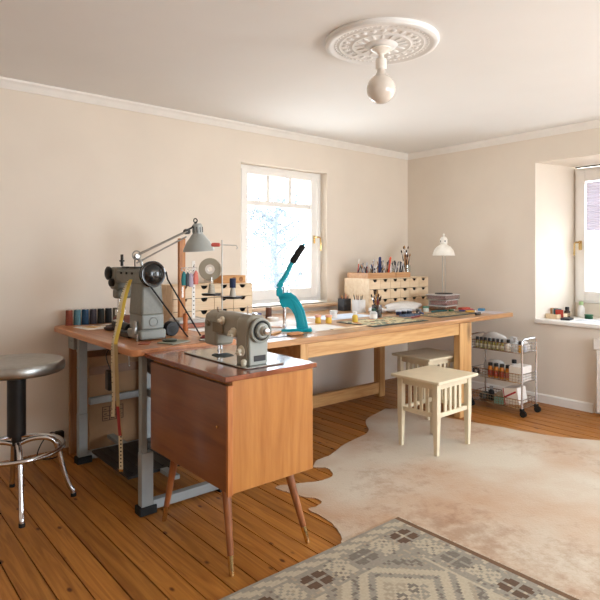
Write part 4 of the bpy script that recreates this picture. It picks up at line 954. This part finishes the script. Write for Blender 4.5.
# ------------------------------------------------------------------ corner clutter and white lamp
def clutter():
    # stacked transparent boxes with pink contents
    yb = -.70; xb = -.37
    def pbox(label, x, y, w, d, h, z, fill, rz=0):
        root = thing('plastic_box', label, 'storage box', (x, y, z), rz); t = .002
        MB().box(-w/2+.006, w/2-.006, -d/2+.006, d/2-.006, .004, h*.8).build('contents', fill, root, bevel=.006)
        MB().box(-w/2, w/2, -d/2, d/2, 0, h-.008).build('tub', plastic_clear, root, bevel=.003)
        MB().box(-w/2-.004, w/2+.004, -d/2-.004, d/2+.004, h-.008, h).build('lid', M('milky_lid', (206, 200, 198), .35), root, bevel=.002)
    pk = M('pink_beads', (182, 110, 104), .7, var=.5, scale=70); br = M('brown_beads', (156, 104, 64), .7, var=.6, scale=60)
    pbox('clear plastic box of brown beads, lowest under the white lamp', xb-.02, yb, .2, .17, .04, ZT+.0005, br, .1)
    pbox('clear plastic box of pink beads, middle of the stack under the white lamp', xb, yb, .21, .17, .05, ZT+.041, pk, .1)
    pbox('clear plastic box with milky lid directly under the white lamp', xb-.01, yb, .25, .19, .045, ZT+.0915, M('mauve_beads', (150, 100, 100), .7, var=.4, scale=60), .1)
    # lamp
    z0 = ZT+.137
    root = thing('desk_lamp', 'small white enamel lamp on the plastic boxes in the corner', 'lamp', (xb, yb, z0))
    wm = M('white_enamel', (240, 236, 226), .3)
    MB().lathe([(0, 0), (.075, 0), (.078, .004), (.075, .008), (0, .010)], seg=36).build('lamp_base', black, root)
    b = MB(); ux, uy = .764, -.645
    for s in (-1, 1): b.tube([(s*.012*ux, s*.012*uy, .01), (s*.012*ux, s*.012*uy, .43)], .0028, 8)
    b.build('stem', steel, root)
    b = MB(); b.lathe([(0, .505), (.018, .505), (.028, .492), (.032, .485), (.032, .447), (.025, .44), (.032, .434), (.060, .418), (.084, .386), (.098, .34), (.095, .34), (.081, .384), (.056, .413), (.02, .43), (0, .43)], seg=40); sh = b.build('lamp_shade', wm, root)
    b = MB(); b.lathe([(0, .505), (.006, .505), (.006, .518), (.010, .524), (.006, .534), (0, .534)], seg=14); b.build('top_knob', wm, root); b = MB(); b.box(-.034, .034, -.004, .004, .462, .475); b.build('switch_knob', wm, root)
    b = MB(); 
    for a in (0.3, 1.6): b.box(-.0045, .0045, -.001, .001, -.008, .008, T=Matrix.Rotation(a-2.2, 4, 'Z') @ Matrix.Translation((0, -.0325, .466)))
    b.build('vent_slots', darkiron, sh)
    b = MB(); b.sphere((0, 0, .362), .028, seg=18); b.cyl((0, 0, .385), (0, 0, .43), .014); b.build('bulb', wm, root)
    # clutter between cup and boxes: bag, inks, tins
    bundle('plastic_bag', 'crumpled translucent plastic bag in front of the corner chest', 'plastic bag', (-.76, -.56, ZT+.001), .23, .09, .045, M('bag_film', (214, 212, 208), .25, var=.08), 12, .35)
    for k, (lb, x, y, c) in enumerate([('small dark blue ink pot left of the row by the plastic bag', -1.06, -.76, (36, 44, 74)), ('small black ink pot in the middle of the row by the plastic bag', -1.005, -.77, (28, 28, 32)), ('small navy ink pot at the right of the row by the plastic bag', -.95, -.78, (44, 50, 66))]):
        jar('ink_pot', lb, 'ink pot', (x, y, ZT), .022, .04, M('inkpot_%d' % k, c, .3), M('inkpot_cap', (190, 196, 204), .3))
    jar('ink_pot', 'green topped pot between plastic bag and clear boxes', 'pot', (-.66, -.725, ZT), .026, .045, M('pale_pot', (200, 206, 200), .3), M('sea_green', (66, 120, 98), .4))
    jar('ink_pot', 'grey metal pot left of the green topped pot', 'pot', (-.80, -.76, ZT), .024, .035, M('dark_pot', (74, 76, 78), .3, .4), M('dark_pot_lid', (120, 120, 122), .3, .4))
    t = thing('palette_tray', 'shallow blue plastic tray in front of the ink pots', 'tray', (-1.05, -.865, ZT)); b = MB(); b.box(-.09, .09, -.03, .03, 0, .004); b.box(-.09, .09, -.03, -.027, .004, .014); b.box(-.09, .09, .027, .03, .004, .014); b.box(-.09, -.087, -.027, .027, .004, .014); b.box(.087, .09, -.027, .027, .004, .014); b.build('tray_body', M('tray_blue', (80, 96, 116), .4), t)
    # pens lying at the right end and red pen near the middle mat
    def lying(name, lb, cat, x, y, L, rz, m, r=.005, z=ZT, capm=None):
        root = thing(name, lb, cat, (x, y, z+r+.0003), rz)
        MB().lathe([(0, -L/2), (r*.3, -L/2), (r, -L/2+.012), (r, L*.25), (0, L*.25)], axis='X', seg=10).build('barrel', m, root)
        MB().lathe([(0, L*.25), (r*1.1, L*.25), (r*1.1, L/2), (0, L/2)], axis='X', seg=10).build('cap', capm or m, root)
    lying('pen', 'dark red pen lying left of the tan board mat', 'pen', -1.10, -.99+.03, .17, .3, M('wine_red', (110, 24, 30), .4), .006, ZT)
    lying('pen', 'teal pen lying behind the tan board mat', 'pen', -.58, -.80, .2, -.1, M('teal_pen', (20, 92, 96), .4), .006)
    lying('pen', 'long blue pen lying at the right end of the table', 'pen', -.37, -.93, .16, -.35, M('blue_pen', (36, 60, 120), .4), .006)
    slab('red_case', 'bright red flat case at the right end of the table', 'case', -.30, -.90, .13, .05, .012, ZT+.0005, .2, M('bright_red', (206, 60, 54), .5), .003)
    slab('red_case', 'coral packet on the table behind the long blue pen', 'packet', -.235, -.82, .10, .05, .018, ZT+.0005, -.2, M('coral', (214, 100, 80), .5), .003)
    slab('blue_box', 'small light blue box at the far right end of the table', 'box', -.235, -.99, .05, .05, .02, ZT+.0005, .3, M('sky_blue', (80, 140, 176), .5), .003)
    slab('dark_notebook', 'dark notebook behind the coral packet', 'notebook', -.25, -.50, .12, .09, .012, ZT+.0005, .1, M('maroon', (84, 50, 52), .6), .002)
    slab('paper_sheet', 'pale violet paper sheet between the right mat and the pens', 'paper', -.30, -1.08, .2, .26, .001, ZT+.0003, 0, M('lilac_paper', (204, 196, 200), .7), 0)
    # paint tubes and small papers scattered on the table
    tc_ = [('red', (176, 48, 44)), ('white', (226, 224, 220)), ('navy', (40, 52, 92)), ('green', (56, 104, 70)), ('ochre', (196, 146, 60)), ('black', (30, 30, 32))]
    spots = [(-.93, -.70, .3), (-.86, -.68, -.2), (-.88, -.84, 1.0), (-.48, -.86, .2), (-.44, -1.02, -.4), (-.55, -1.16, .1)]
    wh = ['left of the plastic bag clutter', 'in front of the plastic bag', 'behind the tan board mat', 'behind the right cutting mat, near the long blue pen', 'right of the tan board mat', 'at the front edge near the right leg']
    for k, (x, y, rz) in enumerate(spots):
        n, c = tc_[k]; root = thing('paint_tube', 'small %s paint tube lying %s' % (n, wh[k]), 'paint tube', (x, y, ZT+.0105), rz)
        MB().lathe([(0, -.05), (.0095, -.05), (.010, -.02), (.010, .025), (.005, .034), (0, .034)], axis='X', seg=14).build('tube_body', M('tube_%d' % k, c, .35), root)
        MB().lathe([(0, .034), (.006, .034), (.006, .048), (0, .048)], axis='X', seg=12).build('cap', wl if k != 1 else black, root)
    slab('paper_sheet', 'tan kraft paper piece leaning out behind the press, by the tape roll', 'paper', -2.33, -.52, .2, .16, .001, ZT+.0003, .5, M('kraft_paper', (198, 160, 118), .7), 0)
    bundle('crumpled_paper', 'crumpled white paper between taupe machine and teal press', 'paper', (-2.62, -.80, ZT+.001), .07, .05, .022, paper, 51, .5)
    bundle('leather_bundle', 'tan leather offcuts heaped left of the teal press', 'leather', (-2.43, -1.12, ZT+.001), .06, .03, .012, M('tan_leather', (196, 140, 92), .6), 52, .4)
    bundle('plastic_bag', 'second crumpled clear bag left of the green topped pot, behind the ink pots', 'plastic bag', (-1.08, -.55, ZT+.001), .075, .07, .03, M('bag_film', (214, 212, 208), .25, var=.08), 53, .4)
clutter()

# ------------------------------------------------------------------ white stools
def stool(label, x, y, rz, Hh=.461):
    root = thing('wooden_stool', label, 'stool', (x, y, 0.0046), rz); Hh -= .0046; # height above the rug
    w, d = .168, .134
    MB().box(-.215, .215, -.184, .184, Hh-.02, Hh).build('seat', cream, root, bevel=.005)
    for sx in (-1, 1):
        for sy in (-1, 1):
            b = MB(); cx, cy = sx*w, sy*d; q = .018
            b.box(cx-q, cx+q, cy-q, cy+q, .22, Hh-.02)
            P = []
            for z, k in ((0, .66), (.22, 1.0)):
                P.append([b.v((cx+a*q*k, cy+c*q*k, z)) for a, c in ((-1, -1), (1, -1), (1, 1), (-1, 1))])
            b.rings(P); bmesh.ops.remove_doubles(b.bm, verts=b.bm.verts, dist=.0004)
            b.build('leg', cream, root, bevel=.002)
    for s in (-1, 1):
        MB().box(-w+.018, w-.018, s*d-.009, s*d+.009, Hh-.06, Hh-.02).build('apron', cream, root, bevel=.002)
        MB().box(s*w-.009, s*w+.009, -d+.018, d-.018, Hh-.06, Hh-.02).build('apron', cream, root, bevel=.002)
        MB().box(-w+.018, w-.018, s*d-.008, s*d+.008, .225, .252).build('lower_rail', cream, root, bevel=.002)
        MB().box(s*w-.008, s*w+.008, -d+.018, d-.018, .225, .252).build('lower_rail', cream, root, bevel=.002)
        for k in range(4):
            x_ = (-1.5+k)*.052; MB().box(x_-.0125, x_+.0125, s*d-.005, s*d+.005, .252, Hh-.06).build('slat', cream, root, bevel=.0015)
            y_ = (-1.5+k)*.044; MB().box(s*w-.005, s*w+.005, y_-.011, y_+.011, .252, Hh-.06).build('slat', cream, root, bevel=.0015)
stool('cream painted slatted wooden stool standing in front on the cowhide', -1.559, -1.472, .014)
stool('cream painted slatted wooden stool half under the work table, behind the other', -.975, -.985, -.03)
# ------------------------------------------------------------------ round steel stool
def round_stool():
    root = thing('round_stool', 'round steel work stool with black column and chrome legs', 'stool', (-3.832, -.692, 0))
    MB().lathe([(0, .645), (.17, .645), (.205, .648), (.216, .656), (.219, .665), (.218, .690), (.210, .701), (.19, .705), (.12, .702), (0, .700)], seg=64).build('seat', steel, root)
    MB().lathe([(0, .34), (.042, .34), (.042, .63), (.06, .643), (0, .645)], seg=28).build('column', black, root)
    b = MB(); b.lathe([(0, .20), (.012, .20), (.012, .29), (.022, .292), (.022, .34), (0, .34)], seg=24); b.build('spindle', darkiron, root)
    b = MB(); b.tube(circ(0, 0, .275, .212, 48), .011, 12, closed=True); b.build('foot_ring', chrome, root)
    for k, a in enumerate((-98.5, -16, 81.5, 164)):
        c, s = math.cos(R(a)), math.sin(R(a))
        pr = spline([(.015, .318), (.08, .325), (.14, .315), (.178, .285), (.198, .22), (.222, .12), (.24, .06), (.253, .03), (.256, .012)], 4)if False else None
        pts = spline([(r*c, r*s, z) for r, z in ((.015, .30), (.07, .315), (.13, .312), (.172, .285), (.192, .22), (.216, .12), (.238, .055), (.252, .03), (.256, .012))], 4)
        MB().tube(pts, .0125, 12).build('leg', chrome, root)
        MB().cyl((.256*c, .256*s, 0), (.256*c, .256*s, .018), .0135, seg=14).build('rubber_foot', rubber, root)
round_stool()
# ------------------------------------------------------------------ power cable at the wall
t = thing('power_plug', 'black plug and looped cable at the wall behind the round stool', 'cable', (-3.43, -.012, .08))
MB().box(-.025, .025, -.028, .01, -.01, .04).build('plug', black, t, bevel=.006)
MB().tube(spline([(-.02, -.01, .03), (-.06, -.03, .045), (-.12, -.06, .0), (-.15, -.09, -.065), (-.10, -.14, -.075), (-.03, -.12, -.075), (0, -.07, -.075)], 6), .0035, 8).build('cable', black, t)
t = thing('wooden_plank', 'narrow upright wooden plank between wall and sewing table frame', 'plank', (-3.385, -.13, 0))
MB().box(-.02, .02, -.012, .012, 0, .73).build('slat', wood('slat_wood', (166, 118, 76), (130, 86, 50), 'Z', .5), t, bevel=.002)

# ------------------------------------------------------------------ cart
def cart():
    x0, x1, y0, y1 = -.54, -.32, -1.52, -1.08; ZP = .56
    root = thing('wire_cart', 'three-tier chrome wire cart on black casters against the wall', 'cart', (0, 0, 0))
    for y in (y0, y1):
        b = MB(); b.tube(spline([(x0, y, .06), (x0, y, .3), (x0, y, ZP-.02), (x0+.02, y, ZP+.015), (x0+.05, y, ZP+.02), (x1-.05, y, ZP+.02), (x1-.02, y, ZP+.015), (x1, y, ZP-.02), (x1, y, .3), (x1, y, .06)], 5), .007, 10)
        b.build('side_frame', chrome, root)
    tiers = (.055, .25, .475)
    for z in tiers:
        h = .065; b = MB(); q = .0022
        for zz in (z, z+h): b.tube([(x0+.008, y0+.008, zz), (x1-.008, y0+.008, zz), (x1-.008, y1-.008, zz), (x0+.008, y1-.008, zz)], .0035, 6, closed=True)
        n = 18
        for k in range(n+1):
            y = y0+.01+(y1-y0-.02)*k/n
            b.tube([(x0+.008, y, z+h), (x0+.008, y, z), (x1-.008, y, z), (x1-.008, y, z+h)], q*.7, 5)
        for k in range(9):
            x = x0+.02+(x1-x0-.04)*k/8; b.tube([(x, y0+.008, z+h), (x, y0+.008, z), (x, y1-.008, z), (x, y1-.008, z+h)], q*.7, 5)
        for k in (1, 2): b.tube([(x0+.008, y0+.008, z+h*k/3), (x1-.008, y0+.008, z+h*k/3), (x1-.008, y1-.008, z+h*k/3), (x0+.008, y1-.008, z+h*k/3)], q*.7, 5, closed=True)
        b.build('basket', chrome, root)
    for x in (x0, x1):
        for y in (y0, y1):
            b = MB(); b.cyl((x-.011, y-.01, .024), (x+.011, y-.01, .024), .024, seg=20); b.box(x-.014, x+.014, y-.012, y+.012, .04, .062); b.build('caster', rubber, root)
    Y = lambda t: y1-.04-t*(y1-y0-.07)
    # top tier: row of small yellow green bottles along the front side
    z = tiers[2]+.003
    gy = M('yellow_green', (150, 140, 52), .35); ylb = M('label_cream', (214, 206, 176), .6)
    for k in range(7):
        bottle('craft_bottle', 'small yellow-green bottle with black cap in the top basket row', 'bottle', (x0+.036, y1-.04-.036*k, z), .015, .085, gy, black, .7, .35, 'small bottles in the top basket', lab=ylb)
    bottle('craft_bottle', 'white squeeze bottle with black cap right of the yellow-green row', 'bottle', (x0+.04, Y(.72), z), .018, .09, wl, black, .6, .3)
    bottle('craft_bottle', 'amber bottle with dark cap at the near end of the top basket', 'bottle', (x0+.05, Y(.97), z), .017, .085, M('amber', (210, 150, 40), .3), black, .7, .35)
    bottle('craft_bottle', 'white bottle with blue label at the near end of the top basket', 'bottle', (x0+.10, Y(.985), z), .017, .08, M('blue_white', (200, 208, 220), .4), wl, .7, .3)
    bundle('plastic_bag', 'long clear plastic bag on the bottles at the left of the cart', 'plastic bag', (x0+.13, Y(.24), z), .05, .11, .07, M('bag_film', (214, 212, 208), .25), 21, .3)
    bundle('plastic_bag', 'grey translucent bag lying on the middle of the top basket', 'plastic bag', (x0+.14, Y(.68), z), .045, .05, .055, M('bag_film2', (176, 178, 180), .25), 25, .3)
    b = MB(); b.lathe([(0, 0), (.03, .0), (.035, .03), (.02, .06), (.006, .075), (.012, .095), (.02, .11), (0, .10)], seg=14)
    for v in b.bm.verts: v.co.x += .004*math.sin(v.co.z*120+v.co.y*90)
    tag(b.build('knotted_bag', M('bag_film3', (206, 208, 210), .25), None, smooth=70, loc=(x0+.055, Y(.85), z)), 'small knotted white plastic bag rising from the top basket', 'plastic bag')
    bundle('white_cloth_bundle', 'white wrapped bundle at the near end of the top basket', 'bundle', (x0+.15, Y(.95), z), .025, .03, .04, M('soft_white', (226, 224, 220), .6), 41, .25)
    # middle tier
    z = tiers[1]+.003
    org = M('orange_liquid', (198, 122, 34), .3)
    for k in range(4):
        bottle('craft_bottle', 'orange square-shouldered bottle with black cap in the middle basket', 'bottle', (x0+.045, Y(.30+.135*k), z), .021, .115, org, black, .7, .22, 'orange bottles in the middle basket', lab=M('amber_label', (170, 70, 50), .5))
    slab('white_carton', 'white carton at the near end of the middle basket', 'box', x0+.10, Y(.90), .16, .10, .115, z, 0, paper, .002)
    bottle('craft_bottle', 'white bottle with black lid beside the white carton', 'bottle', (x0+.17, Y(.66), z), .020, .14, wl, black, .8, .2)
    bundle('plastic_bag', 'clear bag heaped at the left of the middle basket', 'plastic bag', (x0+.135, Y(.30), z), .045, .12, .065, M('bag_film', (214, 212, 208), .25), 31, .3)
    t = thing('tape_roll', 'roll of dark tape hanging at the left of the middle basket', 'tape roll', (x0+.022, Y(-.01), z+.032))
    MB().lathe([(.014, -.008), (.03, -.008), (.03, .008), (.014, .008), (.014, -.008)], axis='X', seg=26).build('roll', M('dark_tape', (60, 58, 56), .5), t)
    # bottom tier
    z = tiers[0]+.003
    root2 = thing('shipping_box', 'white box with red diagonal stripe at the near end of the bottom basket', 'box', (x0+.09, Y(.83), z+.004), R(0))
    b = MB(Matrix.Rotation(R(-9), 4, 'X')); b.box(-.065, .065, -.06, .065, .010, .135); b.build('box_body', paper, root2, bevel=.002)
    b = MB(Matrix.Rotation(R(-9), 4, 'X')); b.box(-.0665, -.0655, -.055, .05, .075, .088, T=Matrix.Translation((0, .0, .075)) @ Matrix.Rotation(R(-22), 4, 'X') @ Matrix.Translation((0, 0, -.07))); b.box(-.0665, -.0655, .052, .058, .010, .135); b.build('red_stripe', M('stripe_red', (176, 44, 52), .5), root2)
    slab('teal_box', 'pale teal box left of the white striped box on the cart', 'box', x0+.07, Y(.52), .10, .07, .045, z, 0, M('pale_teal', (130, 178, 160), .5), .002)
    bundle('plastic_bag', 'beige wrapped bundle on the pale teal box', 'bag', (x0+.08, Y(.53), z+.047), .045, .045, .025, M('beige_wrap', (190, 178, 156), .5), 33, .3)
    bottle('spray_bottle', 'black bottle standing in the bottom basket of the cart', 'bottle', (x0+.07, Y(.28), z), .024, .115, black, M('grey_cap', (150, 150, 150), .4), .5, .2)
    bundle('plastic_bag', 'dark grey bag at the left of the bottom basket', 'bag', (x0+.08, Y(.1), z), .05, .035, .035, M('dark_bag', (66, 70, 68), .35), 35, .3)
cart()
# ------------------------------------------------------------------ niche sill items
ZN = .6905
def sill():
    root = thing('wooden_crate', 'small open wooden box of cards on the niche sill', 'box', (.16, -1.455, ZN), R(-8)); b = MB(); w, d, h, t = .075, .05, .04, .004
    b.box(-w, w, -d, d, 0, t); b.box(-w, w, -d, -d+t, t, h); b.box(-w, w, d-t, d, t, h); b.box(-w, -w+t, -d+t, d-t, t, h); b.box(w-t, w, -d+t, d-t, t, h); b.build('box_body', birch, root, bevel=.001)
    cc = [('red card in the open box on the niche sill', (186, 70, 56)), ('blue-green card in the open box on the niche sill', (70, 120, 128)), ('white card in the open box on the niche sill', (226, 222, 216)), ('tan card in the open box on the niche sill', (196, 150, 100))]
    for k, (lb, c) in enumerate(cc):
        b = MB(); b.box(-.03, .03, -.001, .001, 0, .075+.008*(k % 2)); tag(b.build('card', M('card_%d' % k, c, .6), None, loc=(.16-.02+.014*k, -1.49+.022*k, ZN+.0045), rot=(R(12), 0, R(-8-70+5*k))), lb, 'card')
    bottle('dark_bottle', 'small dark brown bottle on the niche sill', 'bottle', (.31, -1.475, ZN), .025, .09, M('dark_brown_glass', (44, 30, 24), .2), black, .6, .28, lab=M('kraft_label', (150, 124, 96), .6))
    bottle('white_bottle', 'white bottle with pale green cap on the niche sill', 'bottle', (.42, -1.545, ZN), .028, .135, wl, M('pale_green_cap', (176, 208, 150), .4), .55, .22)
    slab('black_book', 'thin dark book flat at the edge of the niche sill', 'book', .12, -1.56, .13, .07, .016, ZN, R(10), M('ink_black_cover', (40, 44, 50), .5), .002)
    slab('paper_sheet', 'pale paper sheets lying flat along the niche sill', 'paper', .20, -1.72, .14, .20, .004, ZN, R(4), M('greyish_paper', (206, 208, 212), .7), 0)
    jar('green_pot', 'low dark green pot on the niche sill', 'pot', (.33, -1.645, ZN), .032, .038, M('bottle_green', (34, 84, 60), .3), M('bottle_green2', (50, 110, 80), .3))
sill()

# ------------------------------------------------------------------ light, world, camera
w = bpy.data.worlds.new('world'); sc.world = w; w.use_nodes = True; nt = w.node_tree
bg = nt.nodes['Background']; bg.inputs['Strength'].default_value = 11.0
tc = nt.nodes.new('ShaderNodeTexCoord'); sp = nt.nodes.new('ShaderNodeSeparateXYZ'); rp = nt.nodes.new('ShaderNodeValToRGB')
rp.color_ramp.elements[0].position = .35; rp.color_ramp.elements[0].color = (.97, 1.0, 1.0, 1); rp.color_ramp.elements[1].position = .6; rp.color_ramp.elements[1].color = (.77, .875, 1, 1)
mr = nt.nodes.new('ShaderNodeMapRange'); mr.inputs[1].default_value = -1; mr.inputs[2].default_value = 1
nt.links.new(tc.outputs['Generated'], sp.inputs[0]); nt.links.new(sp.outputs['Z'], mr.inputs[0]); nt.links.new(mr.outputs[0], rp.inputs['Fac']); nt.links.new(rp.outputs['Color'], bg.inputs['Color'])
def portal(name, loc, rot, sx, sy):
    l = bpy.data.lights.new(name, 'AREA'); l.shape = 'RECTANGLE'; l.size = sx; l.size_y = sy; l.cycles.is_portal = True
    o = bpy.data.objects.new(name, l); COL.objects.link(o); o.location = loc; o.rotation_euler = rot
portal('portal_back', (-1.59, .2, 1.38), (R(-90), 0, 0), .95, 1.2)
portal('portal_niche', (.6, -1.93, 1.34), (0, R(90), 0), 1.3, 1.2)
portal('portal_right', (.45, -4.5, 1.2), (0, R(90), 0), 1.85, 1.85)
portal('portal_front', (-1.75, -6.0, 1.25), (R(90), 0, 0), 2.35, 1.75)

cam = bpy.data.cameras.new('camera'); co = bpy.data.objects.new('camera', cam); COL.objects.link(co); sc.camera = co
co.location = (-4.523, -3.641, 1.2); co.rotation_euler = (R(90), 0, R(49.8-90))
cam.sensor_width = 36; cam.lens = 556/600*36; cam.shift_y = -42/600; cam.clip_start = .05; cam.clip_end = 100
vs = sc.view_settings; vs.view_transform = 'Standard'; vs.look = 'None'; vs.gamma = 1; vs.use_curve_mapping = False; vs.exposure = 0.22
sc.cycles.use_denoising = True; sc.cycles.max_bounces = 10; sc.cycles.diffuse_bounces = 6; sc.cycles.transparent_max_bounces = 12
sc.cycles.sample_clamp_indirect = 10
